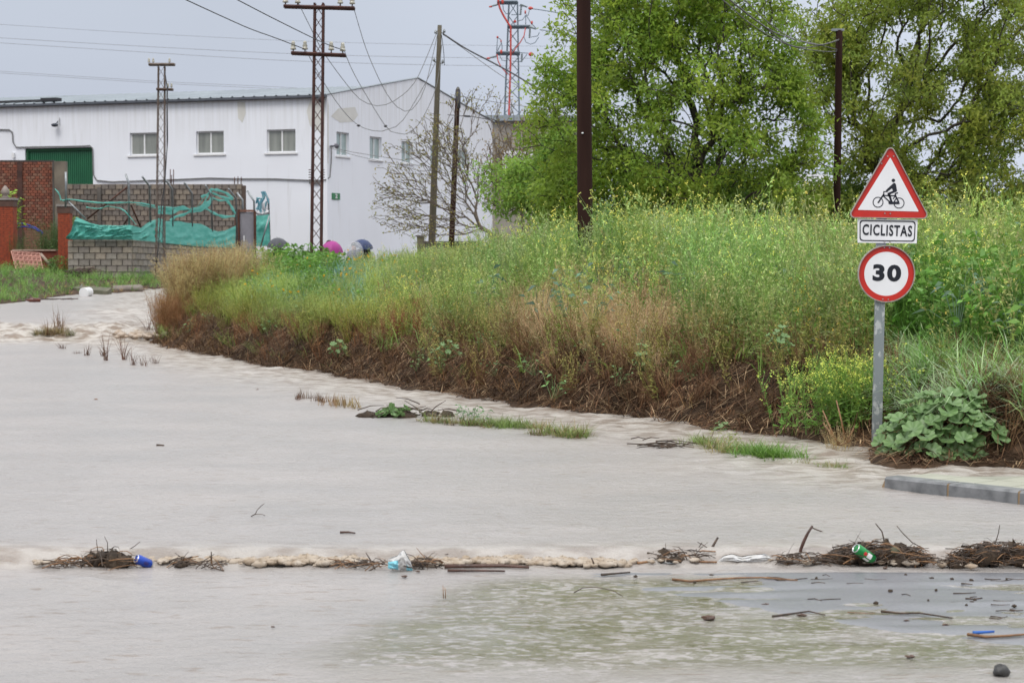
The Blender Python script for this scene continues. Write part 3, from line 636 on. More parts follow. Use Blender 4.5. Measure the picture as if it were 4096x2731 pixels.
def netstrip(pts, wpx, pt=fpt, m=MNET):
    pts = np.array(pts, float); L = np.r_[0, np.cumsum(np.hypot(*np.diff(pts, axis=0).T))]; s = np.linspace(0, L[-1], 26); x = np.interp(s, L, pts[:, 0]); y = np.interp(s, L, pts[:, 1])
    dx = np.gradient(x); dy = np.gradient(y); ln = np.hypot(dx, dy); w = wpx/2*(.6+.8*vnoise(s/12, s*0, int(pts[0, 0]))); A = []; Bq = []; Cq = []
    for i in range(26):
        nx, ny = -dy[i]/ln[i]*w[i], dx[i]/ln[i]*w[i]; A.append(pt(x[i]+nx, y[i]+ny)); Bq.append(pt(x[i]-nx, y[i]-ny)); Cq.append(pt(x[i], y[i])+Vector((0, -.06, 0)))
    b = B(); b.strip(A, Cq); b.strip(Cq, Bq); b.build('net_strip', m, nf)
for pts, w in [([(220, 756), (238, 775), (244, 806), (270, 798), (283, 798), (330, 805), (400, 812), (450, 812), (517, 810), (560, 812), (620, 824)], 6), ([(345, 829), (375, 834), (400, 835), (430, 825), (480, 833), (500, 845), (515, 862)], 5),
               ([(515, 862), (530, 880), (546, 900)], 3), ([(682, 884), (700, 868), (740, 857), (765, 843), (800, 836)], 10), ([(765, 842), (800, 837), (822, 822), (842, 806), (850, 788)], 18), ([(815, 815), (828, 790), (838, 765), (843, 757)], 6),
               ([(822, 832), (850, 850), (870, 860), (900, 868), (941, 864)], 10), ([(843, 758), (870, 760), (905, 772), (932, 794)], 10), ([(850, 772), (880, 785), (910, 795), (934, 796)], 8), ([(852, 792), (875, 802), (907, 802)], 6),
               ([(907, 800), (925, 825), (942, 856)], 9), ([(805, 788), (830, 778), (846, 766)], 8), ([(782, 838), (800, 812), (820, 785)], 2), ([(545, 818), (600, 828), (630, 832)], 3)]: netstrip(pts, w)
pt2 = lambda px, py: P(px, py, 74.4)
b = B(); sheet(b, [(1024, 862), (1045, 862), (1080, 858)], [(1024, 985), (1080, 985)], pt2, n=20, rows=12, amp=.06, seed=22); b.build('net', MNET, nf)
for pts, w in [([(1050, 766), (1055, 790), (1043, 810), (1040, 840)], 12), ([(1058, 768), (1068, 790), (1076, 815)], 9), ([(1028, 790), (1035, 815), (1028, 840)], 9), ([(1048, 795), (1030, 793), (1024, 815)], 6), ([(1066, 805), (1060, 835), (1056, 858)], 8), ([(1040, 838), (1046, 858)], 10)]: netstrip(pts, w, pt2, MNETB)
for pts, w in [([(1026, 850), (1050, 856), (1076, 848)], 22), ([(1052, 812), (1060, 840)], 16)]: netstrip(pts, w, pt2, mat('pale_plastic_scrap', (.5, .5, .52), rough=.5))
b = B(); b.tube([P(1077, 862, 73.8), P(1042, 990, 73.8)], .03, 6); b.build('brace', MSTEEL, nf)
# corrugated gate
cg = thing('corrugated_gate', (0, 0, 0), 'narrow corrugated metal gate in a rusty frame right of the torn net', 'gate')
A_, C_ = P(952, 838, 72.8), P(1022, 846, 72.8); zb = .45
b = B(); n = 52; V = [(A_.x+.06+(C_.x-A_.x-.12)*i/n, 72.8+.007*math.cos(i*math.pi/2), z) for z in (zb, A_.z-.1) for i in range(n+1)]
b.add(V, [(i, i+1, n+2+i, n+1+i) for i in range(n)]); b.build('corrugated_sheet', mat('corrugated_zinc', (.30, .29, .32), (.23, .22, .24), .6, 3), cg)
b = B(); b.box((A_.x-.12, 72.72, zb), (A_.x+.06, 72.88, A_.z)); b.build('gate_post', MRUST, cg); b = B(); b.box((C_.x-.06, 72.74, zb), (C_.x+.02, 72.86, A_.z-.05)); b.build('gate_post', MRUST, cg)
b = B(); b.box((A_.x+.062, 72.76, A_.z-.09), (C_.x-.062, 72.84, A_.z-.01)); b.build('top_rail', mat('rust_rail', (.20, .09, .06)), cg)
b = B(); b.box((A_.x+.2, 72.75, A_.z-1.15), (A_.x+.24, 72.77, A_.z-.95)); b.build('handle', MALU, cg)
# low wall and post right of the field
lw_ = thing('low_wall', (0, 0, 0), 'low dark coped wall with a square stone post behind the grey wooden pole', 'wall')
xa, xb = P(1666, 0, 60).x, P(1694, 0, 60).x; b = B(); b.box((xa, 60, .2), (xb, 60.22, P(0, 947, 60).z)); b.build('gatepost', mat('mossy_stone', (.20, .18, .12), (.12, .11, .07), .9, 4), lw_)
b = B(); b.box((xa-.04, 59.96, P(0, 947, 60).z+.002), (xb+.04, 60.26, P(0, 941, 60).z)); b.build('post_cap', mat('cap_grey', (.17, .16, .15)), lw_)
xc = P(1905, 0, 60).x; zt = P(0, 972, 60).z; b = B(); b.box((xb+.004, 60.05, .2), (xc, 60.17, zt)); b.build('wall_body', mat('dark_low_wall', (.13, .11, .11)), lw_)  # wall body is dark masonry of one tone
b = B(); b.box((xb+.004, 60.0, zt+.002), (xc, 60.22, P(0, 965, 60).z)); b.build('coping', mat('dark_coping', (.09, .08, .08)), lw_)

# ------------------------------------------------------------------ pylons, poles, wires
def lerp(a, b, t): return a+(b-a)*t
MINS = mat('glazed_porcelain', (.52, .50, .42), (.36, .34, .28), .15, 8, spec=.7)
def insulator(parent, p, s=1.0, m=MINS):
    b = B(); b.lathe([(.016*s, -.10*s), (.016*s, 0)], 8, c=p, mi=1); b.lathe([(.05*s, 0), (.075*s, .01*s), (.06*s, .06*s), (.05*s, .07*s), (.065*s, .09*s), (.04*s, .15*s), (.05*s, .17*s), (.03*s, .21*s)], 12, c=p, mi=0)
    return b.build('insulator', [m, MRUST], parent)
def lattice_tower(name, label, Yd, topL, topR, botL, botR, depth, nx, arms, m, legw, ins=(), cat='pylon', bw=.5):
    t = thing(name, (0, 0, 0), label, cat)
    TL, TR = P(*topL, Yd), P(*topR, Yd); BL, BR = P(*botL, Yd), P(*botR, Yd); gz = float(ground(np.array([BL.x]), np.array([Yd]))[0])-.3
    k = (BL.z-gz)/(TL.z-BL.z); BL = BL-(TL-BL)*k; BR = BR-(TR-BR)*k; dy = Vector((0, depth, 0))
    for a, c in ((BL, TL), (BR, TR)):
        for o in (Vector(), dy): b = B(); b.bar(a+o, c+o*.8, legw); b.build('leg', m, t)
    b = B()
    for o in (0,):
        for i in range(nx):
            t0, t1 = i/nx, (i+1)/nx; off = dy*o*lerp(1, .8, t0)
            b.bar(lerp(BL, TL, t0)+off, lerp(BR, TR, t1)+off, legw*bw); b.bar(lerp(BR, TR, t0)+off, lerp(BL, TL, t1)+off, legw*bw)
            if bw > .45:
                for (q0, q1) in ((BL, TL), (BR, TR)):
                    b.bar(lerp(q0, q1, t0), lerp(q0, q1, t1)+dy*lerp(1, .8, t1), legw*bw)
    b.build('lattice_bracing', m, t)
    for (pl, pr, w) in arms:
        b = B(); a, c = P(*pl, Yd-.05), P(*pr, Yd-.05); b.tube([a, c], w, 4, smooth=False); b.tube([a+dy*.8, c+dy*.8], w, 4, smooth=False); b.build('crossarm', m, t)
    for p, s in ins: insulator(t, P(*p, Yd+.02), s)
    return t
MRT = mat('red_brown_oxide_steel', (.038, .012, .012), (.075, .026, .018), .7, 3, .3, 40)
TY = 56
tw = lattice_tower('lattice_tower', 'tall rusty red brown lattice tower with two crossarms of porcelain insulators, in the field', TY, (1258, 12), (1292, 12), (1244, 1000), (1283, 1000), .30, 23,
    [((1134, 25), (1418, 33), .05), ((1164, 212), (1382, 221), .05)], MRT, .055, [((1142, 12), 1.15), ((1191, 14), 1.15), ((1361, 16), 1.15), ((1409, 18), 1.15), ((1173, 200), 1.15), ((1220, 200), 1.15), ((1325, 202), 1.15), ((1371, 206), 1.15)], bw=.28)
b = B()
for k in range(5):
    for px in (1243, 1290):
        c = P(px, 680+k*10, TY-.05); b.tube([c-Vector((.06, 0, 0)), c+Vector((.06, 0, 0))], .014, 5)
b.build('anti_climb_spikes', MRT, tw)
MT2 = mat('flaking_painted_steel', (.16, .13, .11), (.07, .04, .03), .7, 6)
t2 = lattice_tower('small_lattice_tower', 'slender weathered lattice mast with looping cables in front of the block wall', 61, (632, 265), (657, 265), (622, 1112), (655, 1112), .22, 20,
    [((594, 258), (697, 258), .045), ((625, 357), (690, 358), .04)], MT2, .028, [((596, 250), .6), ((613, 250), .6), ((678, 250), .6), ((672, 349), .55), ((686, 349), .55)], cat='mast', bw=.35)
b = B(); b.tube([P(*p, 60.8) for p in [(659, 285), (664, 320), (670, 350), (669, 420), (671, 560), (665, 640), (660, 728), (648, 800), (640, 900), (632, 1000), (622, 1080)]], .016, 5)
b.tube([P(*p, 60.8) for p in [(660, 290), (668, 350), (667, 470), (668, 600), (660, 700), (655, 800), (650, 960), (655, 1000)]], .012, 5); b.build('hanging_cable', MCABD, t2)
# wooden and concrete poles
def pole(px0, py0, px1, py1, w0, w1, Yd, m, name, label, n=16):
    a, c = P(px1, py1, Yd), P(px0, py0, Yd); gz = float(ground(np.array([a.x]), np.array([Yd]))[0])-.4; base = a-(c-a)*((a.z-gz)/(c.z-a.z))
    t = thing(name, base, label, 'pole'); k = Yd/F/2; pts = [lerp(base, c, i/8)-base for i in range(9)]
    b = B(); b.tube(pts, [lerp(w1*k, w0*k, i/8) for i in range(9)], n); b.build('shaft', m, t); return t, c-base
pc, tc_ = pole(1759, 102, 1727, 985, 17, 33, 58, mat('grey_weathered_pole', (.135, .115, .085), (.09, .08, .055), .9, 4, .4, 20, stretch=(1, 1, .1)), 'utility_pole', 'grey brown weathered utility pole left of the bare tree')
for dx, dz in ((-.12, -.2), (.13, -.17), (-.17, -1.0), (.09, -1.05)):
    b = B(); b.bar((tc_.x, 0, tc_.z+dz-.05), (tc_.x+dx, 0, tc_.z+dz-.05), .02, mi=0); b.lathe([(.03, 0), (.045, .03), (.02, .1)], 8, c=(tc_.x+dx, 0, tc_.z+dz-.04)); b.build('insulator_bracket', MSTEEL, pc)
MCREO = mat('creosoted_wood', (.022, .010, .008), (.042, .020, .015), .9, 3, .5, 25, stretch=(1, 1, .08), spec=.15)
p2_, c2_ = pole(1832, 360, 1806, 970, 19, 25, 60, MCREO, 'utility_pole', 'shorter blackened wooden utility pole with a grey capped top beside the bare tree')
b = B(); b.lathe([(.078, -.55), (.082, -.3), (.08, -.05), (.05, .05), (.02, .09)], 12, c=tuple(c2_)); b.build('zinc_cap', mat('dull_zinc', (.07, .07, .08), rough=.4), p2_)
p3, c3 = pole(2331, -420, 2341, 985, 54, 64, 28, MCREO, 'utility_pole', 'thick dark brown wooden pole before the green trees, cut off by the picture top', 24)
p_ = P(2330, 533, 27.88)-p3.location; b = B(); b.lathe([(.0, -.012), (.015, -.008), (.015, .008), (.0, .012)], 12, c=tuple(p_)); b.build('marker_disc', MALU, p3)
p4, c4_ = pole(3357, 122, 3345, 1000, 27, 30, 43, MCREO, 'utility_pole', 'dark wooden pole swallowed by the leaves of the right hand tree')
b = B(); b.box((c4_.x-.16, -.06, c4_.z-.02), (c4_.x+.1, .06, c4_.z+.03)); b.build('pole_top_plate', MSTEEL, p4)
# distant high voltage pylon
MP = mat('blue_grey_pylon', (.10, .14, .17), (.15, .19, .22), .6, 4); MRED = mat('red_insulation', (.55, .07, .05), (.42, .05, .04), .5)
fp = lattice_tower('high_voltage_pylon', 'far blue grey lattice pylon with red cables and caps above the bare tree', 110, (2036, 8), (2070, 8), (2006, 760), (2082, 760), .8, 20,
    [((1988, 8), (2070, 8), .09), ((2033, 106), (2122, 106), .08), ((1984, 212), (2080, 212), .09)], MP, .07, bw=.5)
b = B()
for pts, w in [([(1993, 10), (2000, 35), (2012, 60), (2030, 90), (2043, 108), (2043, 210), (2041, 300), (2036, 450), (2032, 600), (2028, 760)], .055), ([(2102, 112), (2096, 145), (2080, 172), (2062, 195), (2050, 215)], .03), ([(1988, 218), (1992, 245), (2004, 268), (2018, 284), (2030, 300)], .028)]:
    b.tube([P(*p, 109.6) for p in pts], w, 6)
b.build('red_cable', MRED, fp)
b = B()
for pts in [[(2011, 15), (2013, 40), (2024, 56), (2034, 57)], [(2103, 62), (2090, 80), (2070, 86)], [(2103, 62), (2103, 100)], [(2105, 62), (2125, 95), (2146, 116)], [(2158, 130), (2150, 145), (2120, 150), (2118, 118)], [(2096, 150), (2104, 170), (2122, 178), (2140, 172), (2155, 150)],
            [(1990, 152), (1987, 205)], [(1990, 152), (2002, 158), (2008, 182), (2009, 200)], [(2004, 175), (1990, 205)], [(2118, 40), (2112, 64), (2104, 58)], [(1998, 222), (2008, 242), (2030, 245)], [(2075, 24), (2108, 28)], [(2080, 212), (2114, 214)], [(2108, 218), (2085, 248), (2050, 246)], [(2084, 28), (2082, 60), (2045, 60)]]:
    b.tube([P(*p, 109.7) for p in pts], .022, 5)
b.build('jumper_cable', MP, fp)
for (px, py, rx, rz) in [(2122, 34, .14, .09), (2124, 218, .15, .12), (2101, 50, .05, .11), (2127, 92, .07, .1), (1990, 150, .06, .07), (2005, 208, .07, .12), (1993, 4, .06, .14), (2010, 8, .08, .14), (2060, 88, .08, .08), (1962, 28, .1, .05), (1954, 234, .12, .05), (2004, 166, .04, .09)]:
    b = B(); b.blob(tuple(P(px, py, 109.5)), (rx, .09, rz), amp=.12, seed=px); b.build('red_cap', MRED, fp)
for a_, c_ in [((1966, 26), (1988, 20)), ((1960, 232), (1984, 226)), ((2119, 110), (2142, 116)), ((2084, 20), (2106, 28)), ((2120, 118), (2118, 150)), ((2085, 26), (2082, 58)), ((2088, 218), (2086, 246))]:
    b = B(); n = 6
    for k in range(n): b.blob(tuple(lerp(P(*a_, 109.6), P(*c_, 109.6), k/(n-1))), (.06, .06, .05), 6, 4, .1, seed=k)
    b.build('insulator_string', mat('grey_glass_disc', (.2, .24, .25), rough=.3), fp)
# wires: each its own
def wire(pts, Y0, Y1, r, label, m=MCAB, group=None):
    pts = np.array(pts, float); L = np.r_[0, np.cumsum(np.hypot(*np.diff(pts, axis=0).T))]; n = len(pts)
    # smooth through the points
    s = np.linspace(0, L[-1], 26); q = []
    for v in s:
        i = int(np.clip(np.searchsorted(L, v)-1, 0, n-2)); t = (v-L[i])/(L[i+1]-L[i]); p0, p1, p2, p3 = pts[max(i-1, 0)], pts[i], pts[i+1], pts[min(i+2, n-1)]
        q.append(.5*((2*p1)+(-p0+p2)*t+(2*p0-5*p1+4*p2-p3)*t*t+(-p0+3*p1-3*p2+p3)*t**3))
    b = B(); b.tube([P(a[0], a[1], Y0+(Y1-Y0)*v/L[-1]) for a, v in zip(q, s)], r, 5); return b.build('power_line', m, label=label, cat='wire', group=group)
wire([(350, -175), (560, -85), (743, 0), (900, 72), (1000, 116), (1100, 152), (1168, 178), (1220, 198)], 30, 56, .013, 'grey wire from the picture top to the lower left arm of the rusty tower', MCABD)
wire([(560, -210), (760, -100), (949, 0), (1100, 78), (1250, 152), (1325, 185), (1371, 200)], 30, 56, .013, 'grey wire from the picture top to the lower right insulators of the rusty tower', MCABD)
wire([(1194, 14), (1252, 131), (1300, 220), (1397, 351), (1450, 405), (1514, 425), (1560, 412), (1608, 383), (1669, 313), (1752, 118)], 56, 58, .010, 'sagging wire from the upper left arm of the rusty tower to the grey pole top')
wire([(1414, 30), (1468, 206), (1538, 360), (1590, 430), (1630, 446), (1660, 425), (1700, 350), (1754, 120)], 56, 58, .010, 'sagging wire from the upper right arm of the rusty tower to the grey pole')
wire([(1376, 200), (1400, 262), (1444, 346), (1542, 505), (1580, 530), (1625, 536), (1680, 490), (1744, 351), (1767, 180)], 56, 58, .010, 'sagging wire with a clamp from the lower right arm of the rusty tower')
wire([(1225, 205), (1299, 337), (1370, 440), (1435, 503), (1510, 526), (1560, 515), (1608, 486), (1692, 351), (1742, 250)], 56, 58, .010, 'lowest sagging wire with a clamp from the lower left arm of the rusty tower')
for p, l in (((1434, 503), 'small black clamp on the lowest sagging wire'), ((1542, 505), 'small black clamp on the sagging wire nearest the grey pole')):
    b = B(); b.blob((0, 0, 0), (.05, .04, .035), 6, 4); b.build('wire_clamp', MCABD, label=l, cat='clamp', loc=P(*p, 56.6))
wire([(1772, 135), (1865, 196), (1982, 257), (2060, 300), (2200, 380), (2500, 520)], 58, 45, .022, 'thick twisted cable from the grey pole towards the green tree', MCABD)
wire([(1772, 140), (1830, 178), (2010, 306), (2200, 420), (2450, 560)], 58, 46, .010, 'thin wire below the thick twisted cable right of the grey pole')
wire([(1766, 140), (1774, 200), (1778, 262)], 57.9, 57.9, .010, 'short drop wire on the right side of the grey pole', MCABD)
wire([(-40, 96), (550, 133), (1100, 161), (1600, 177), (2100, 185), (2500, 188)], 200, 200, .014, 'topmost faint far power line across the whole left sky')
wire([(-40, 150), (550, 185), (1100, 213), (1600, 228), (2100, 234), (2500, 237)], 200, 200, .018, 'second faint far power line across the sky')
wire([(-40, 170), (550, 208), (1100, 241), (1600, 258), (2100, 266), (2500, 270)], 200, 200, .018, 'third faint far power line across the sky')
wire([(-40, 283), (627, 326), (1100, 348), (1320, 362)], 180, 180, .014, 'upper of two close faint lines just above the warehouse roof')
wire([(-40, 290), (627, 333), (1100, 356), (1320, 370)], 180, 180, .014, 'lower of two close faint lines just above the warehouse roof')
wire([(2128, 36), (2230, 52), (2320, 72), (2600, 140)], 110, 100, .025, 'far wire from the top red cap of the pylon to the tree', MP)
wire([(2160, 120), (2250, 134), (2320, 150), (2600, 210)], 110, 100, .025, 'far wire from the middle arm of the pylon to the tree', MP)
wire([(1838, 410), (1950, 470), (2100, 520), (2300, 600)], 60, 52, .012, 'wire leaving the capped black pole towards the trees', MCABD)
wire([(1838, 385), (1900, 395), (2000, 412), (2200, 440)], 60, 60, .010, 'thin wire from the cap of the black pole over the pale shed')
wire([(1320, 587), (1400, 607), (1594, 638), (1700, 652), (1812, 470)], 80, 60, .012, 'wire from the warehouse bracket past the gable windows')
wire([(1320, 592), (1420, 622), (1600, 662), (1720, 680), (1808, 560)], 80, 60, .010, 'second lead-in wire just below the bracket wire on the gable')
wire([(1790, 460), (1840, 464), (1882, 466), (1960, 480)], 59.9, 59.9, .012, 'short spliced wire with a black sleeve near the black pole', MCABD)
b = B(); b.tube([P(1857, 465, 59.8), P(1881, 466, 59.8)], .03, 8); b.build('cable_splice', MCABD, label='black splice sleeve on the wire right of the capped black pole', cat='splice')
wire([(2870, -40), (2950, 25), (3079, 120), (3186, 160), (3280, 180), (3357, 158)], 30, 43, .012, 'upper of four pale wires swooping to the pole in the right hand tree')
wire([(2850, -60), (2960, 35), (3060, 110), (3140, 172), (3210, 191), (3303, 178), (3357, 160)], 30, 43, .012, 'thickest pale wire swooping to the pole in the right hand tree')
wire([(2890, -60), (2975, 0), (3060, 80), (3160, 150), (3260, 176), (3350, 200)], 30, 43, .010, 'thin pale wire swooping lower onto the pole in the right hand tree')
wire([(2800, -40), (2889, 0), (3000, 95), (3150, 180), (3290, 206), (3350, 205)], 30, 43, .010, 'lowest of the pale wires reaching the pole in the right hand tree')

# ------------------------------------------------------------------ vegetation
def nrm(v): return v/np.maximum(np.linalg.norm(v, axis=-1, keepdims=True), 1e-9)
def rdir(n): return nrm(rng.normal(size=(n, 3)))
def leafq(p, d, L, w, droop=.0, quad=False):
    """pointed leaf, one quad each"""
    s = nrm(np.cross(d, rdir(len(p)))); L = np.asarray(L)[:, None]; w = np.asarray(w)[:, None]
    m = p+d*L*.45; t = p+d*L; t[:, 2] -= droop*L[:, 0]
    if not quad: return np.stack([p-s*w/2, p+s*w/2, t, t], 1)
    return np.stack([p, m+s*w/2, t, m-s*w/2], 1)
def ribq(p, q, w0, w1):
    s = nrm(np.cross(q-p, rdir(len(p)))); w0 = np.broadcast_to(w0, (len(p),))[:, None]; w1 = np.broadcast_to(w1, (len(p),))[:, None]
    return np.stack([p-s*w0/2, p+s*w0/2, q+s*w1/2, q-s*w1/2], 1)
def bladeq(p, d, L, w, bend, seg=3):
    """arching grass blades"""
    n = len(p); h = nrm(np.c_[d[:, :2], np.zeros(n)]+1e-6*rdir(n)); s = nrm(np.cross(d, np.tile([0, 0, 1.], (n, 1)))+1e-3*rdir(n)); out = []; L = np.asarray(L)[:, None]; bend = np.broadcast_to(bend, (n,))[:, None]; w = np.broadcast_to(w, (n,))[:, None]
    def pt(t): return p+d*L*t+h*L*bend*t*t-np.array([0, 0, 1.])*L*bend*t**2*.7
    for k in range(seg):
        a, b = k/seg, (k+1)/seg; wa, wb = w*(1-a**2)*.5, w*(1-b**2)*.5+.0004
        out.append(np.stack([pt(a)-s*wa, pt(a)+s*wa, pt(b)+s*wb, pt(b)-s*wb], 1))
    return np.concatenate(out, 0)
def colq(n, c, var=.15, n2=.06):
    c = np.asarray(c, float); k = 1+rng.uniform(-var, var, (n, 1)); r = c*k*(1+rng.uniform(-n2, n2, (n, 3))); return np.repeat(r[:, None], 4, 1)
class Pr:
    def __init__(s): s.q = []; s.c = []
    def add(s, q, c, var=.2): s.q.append(q); s.c.append(colq(len(q), c, var)); return s
    def done(s): return np.concatenate(s.q), np.concatenate(s.c)
def scatter(protos, pos, scale, tint=None, lean=.08, hs=None):
    V = []; C = []; n = len(pos); which = rng.integers(0, len(protos), n); rot = rng.uniform(0, 2*np.pi, n); ln = rng.normal(0, lean, (n, 2)); hs = np.ones(n) if hs is None else hs
    for k, (q, c) in enumerate(protos):
        ii = np.where(which == k)[0]
        if not len(ii): continue
        cs, sn = np.cos(rot[ii])[:, None, None], np.sin(rot[ii])[:, None, None]; S = scale[ii][:, None, None]
        x = (q[None, :, :, 0]*cs-q[None, :, :, 1]*sn)*S; y = (q[None, :, :, 0]*sn+q[None, :, :, 1]*cs)*S; z = q[None, :, :, 2]*S*hs[ii][:, None, None]
        x = x+z*ln[ii, 0][:, None, None]; y = y+z*ln[ii, 1][:, None, None]
        V.append((np.stack([x, y, z], -1)+pos[ii][:, None, None]).reshape(-1, 4, 3))
        t = np.ones((len(ii), 3)) if tint is None else tint[ii]
        C.append((c[None]*t[:, None, None]).reshape(-1, 4, 3))
    return np.concatenate(V), np.concatenate(C)
def veg(name, parts, m=None, parent=None, label=None, cat=None, kind=None, group=None, origin=None):
    V = np.concatenate([p[0] for p in parts]); C = np.concatenate([p[1] for p in parts])
    if origin is not None: V = V-np.array(origin)
    o = npmesh(name, V.reshape(-1, 3), np.arange(len(V)*4).reshape(-1, 4), m or MF, col=np.clip(C.reshape(-1, 3), 0, 1), parent=parent, tri=np.all(V[:, 2] == V[:, 3], axis=1))
    if origin is not None and parent is None: o.location = origin
    return tag(o, label, cat, group, kind)
def mustard(green, pods, flower, nf=4, nst=5, h=1.0, spread=.28, leafn=9, stem=None, lw=.011):
    P_ = Pr(); stem = stem or tuple(v*.8 for v in green)
    for i in range(nst):
        a = rng.uniform(0, 2*np.pi); b = rng.uniform(.02, .1); p0 = np.array([math.cos(a)*.03, math.sin(a)*.03, 0]); top = np.array([math.cos(a)*spread*rng.uniform(.3, 1), math.sin(a)*spread*rng.uniform(.3, 1), h*rng.uniform(.7, 1)])
        ts = np.linspace(0, 1, 5); pts = p0+(top-p0)*ts[:, None]; pts[1:4] += rng.normal(0, .02, (3, 3)); P_.add(ribq(pts[:-1], pts[1:], .005, .004), stem)
        nb = 5; t = rng.uniform(.35, .9, nb); bp = p0+(top-p0)*t[:, None]; ang = rng.uniform(0, 2*np.pi, nb); bl = rng.uniform(.10, .26, nb)*h
        bd = nrm(np.c_[np.cos(ang)*.55, np.sin(ang)*.55, np.ones(nb)]); be = bp+bd*bl[:, None]; P_.add(ribq(bp, be, .004, .003), green)
        tips = np.concatenate([be, top[None]])
        n = leafn; t = rng.uniform(.12, .95, n); lp = p0+(top-p0)*t[:, None]; ld = nrm(rdir(n)*np.array([1, 1, .5])+np.array([0, 0, .35])); sz = (1.15-t)*.085*h+.012; P_.add(leafq(lp, ld, sz, sz*.3, .15), green, .3)
        n = leafn; k = rng.integers(0, nb, n); t = rng.uniform(.1, .9, n)[:, None]; lp = bp[k]+(be[k]-bp[k])*t; ld = nrm(rdir(n)+bd[k]*.8); P_.add(leafq(lp, ld, rng.uniform(.018, .045, n)*h, np.full(n, lw)), pods, .3)
        for tp in tips:
            if flower is not None and rng.random() < .45: fp_ = tp+rng.normal(0, .010, (nf+1, 3)); P_.add(leafq(fp_, rdir(nf+1), np.full(nf+1, .014), np.full(nf+1, .016)), flower, .15)
    return P_.done()
def tuft(c, n=20, L=.3, w=.006, bend=.5, spread=.06, up=1.2, seg=2, var=.25):
    P_ = Pr(); a = rng.uniform(0, 2*np.pi, n); r = spread*rng.uniform(0, 1, n)**.5; p = np.c_[np.cos(a)*r, np.sin(a)*r, np.zeros(n)]
    d = nrm(np.c_[rng.normal(0, .45, (n, 2)), np.full(n, up)]); q = bladeq(p, d, L*rng.uniform(.5, 1.1, n), w, bend*rng.uniform(.3, 1.3, n), seg); P_.q.append(q)
    cc = colq(n, c, var)[:, 0]; P_.c.append(np.repeat(np.tile(cc, (seg, 1))[:, None], 4, 1)); return P_.done()
def drybush(c, n=26, h=.8, lf=7, tip=None, spread=.3):
    P_ = Pr(); tip = tip or c
    a = rng.uniform(0, 2*np.pi, n); r = rng.uniform(0, 1, n)**.6*spread; top = np.c_[np.cos(a)*r, np.sin(a)*r, h*rng.uniform(.55, 1, n)]; p0 = top*np.array([.15, .15, 0]); md = (p0+top)/2+rng.normal(0, .03, (n, 3)); P_.add(ribq(p0, md, .006, .005), c); P_.add(ribq(md, top, .005, .003), c)
    for k in range(lf):
        t = rng.uniform(.35, 1.0, n)[:, None]; lp = p0+(top-p0)*t; d = nrm(rdir(n)+np.array([0, 0, .7])); e_ = lp+d*rng.uniform(.03, .09, n)[:, None]; P_.add(ribq(lp, e_, .003, .002), tip, .3)
        P_.add(leafq(e_+rng.normal(0, .012, (n, 3)), rdir(n), rng.uniform(.012, .028, n), np.full(n, .008)), tip, .3)
    return P_.done()
def broad(c, n=26, h=.5, L=.13, wr=.6):
    P_ = Pr(); a = rng.uniform(0, 2*np.pi, n); r = rng.uniform(.02, .22, n); z = h*rng.uniform(.15, 1, n); p = np.c_[np.cos(a)*r, np.sin(a)*r, z]; d = nrm(np.c_[np.cos(a)*.9, np.sin(a)*.9, rng.uniform(-.3, .7, n)])
    P_.add(leafq(p, d, L*rng.uniform(.5, 1.2, n), L*wr*rng.uniform(.6, 1.1, n), .25, True), c, .3); P_.add(ribq(p*np.array([.2, .2, 0]), p, .006, .004), tuple(v*.7 for v in c))
    return P_.done()
GRN = (.17, .27, .06); OLV = (.33, .43, .14); YEL = (.62, .60, .13)
pm_a = [mustard(GRN, OLV, YEL, nf=3, leafn=13, nst=4, lw=.017) for _ in range(4)]
pm_n = [mustard(GRN, OLV, None, leafn=16, nst=4, lw=.017) for _ in range(4)]
pm_b = [mustard((.22, .27, .09), (.38, .41, .17), None, leafn=14, nst=4, lw=.017) for _ in range(4)]       # going to seed, paler
pm_y = [mustard((.14, .25, .05), (.26, .38, .08), (.62, .66, .14), nf=4, h=.75, spread=.34, leafn=14) for _ in range(3)]
pd_t = [drybush((.34, .235, .12), 20, .75, 6, (.47, .37, .215)) for _ in range(4)]
pd_r = [drybush((.20, .06, .038), 24, .6, 2, (.28, .11, .075), .16) for _ in range(3)]
pd_d = [drybush((.12, .062, .035), 16, .5, 2, (.18, .105, .058), .2) for _ in range(3)]
pg_g = [tuft((.15, .26, .06), 12, .34, .009) for _ in range(4)]
pg_l = [tuft((.24, .34, .08), 12, .24, .008) for _ in range(3)]
pg_b = [tuft((.15, .27, .19), 10, .54, .032, .4, .08, 2.0, 2) for _ in range(4)]
pg_s = [tuft(c_, 22, .52, .014, b_, .12, 1.1, 3) for c_, b_ in (((.36, .46, .27), .9), ((.28, .40, .17), .7), ((.42, .50, .33), 1.1), ((.20, .33, .10), .6))]
pg_d = [tuft((.21, .125, .06), 18, .34, .006, .7, .08, .8, 3) for _ in range(4)]
pb_g = [broad((.10, .21, .035), 44, .5, .085, .55) for _ in range(3)]; pb_b = [broad((.12, .21, .13), 16, .35, .11, .35) for _ in range(3)]
pf_f = [drybush((.16, .25, .055), 14, .42, 6, (.26, .37, .10), .26) for _ in range(3)]      # feathery bright green
pf_o = []
def sample(n, x0, x1, y0, y1):
    x = rng.uniform(x0, x1, n); y = rng.uniform(y0, y1, n); d = dbank(x, y); z = ground(x, y, d); px, py = proj(x, y, z); return x, y, z, d, px
def W_(px, a, b, s=90.): return sst((px-a)/s+.5)*sst((b-px)/s+.5)
NB = 260000
sx, sy, sz_, sd, spx = sample(NB, -12, 9, 14.5, 62)
ok = (sd > .05) & (spx > -300) & (spx < 4330) & (sd < 26); sx, sy, sz_, sd, spx = [v[ok] for v in (sx, sy, sz_, sd, spx)]
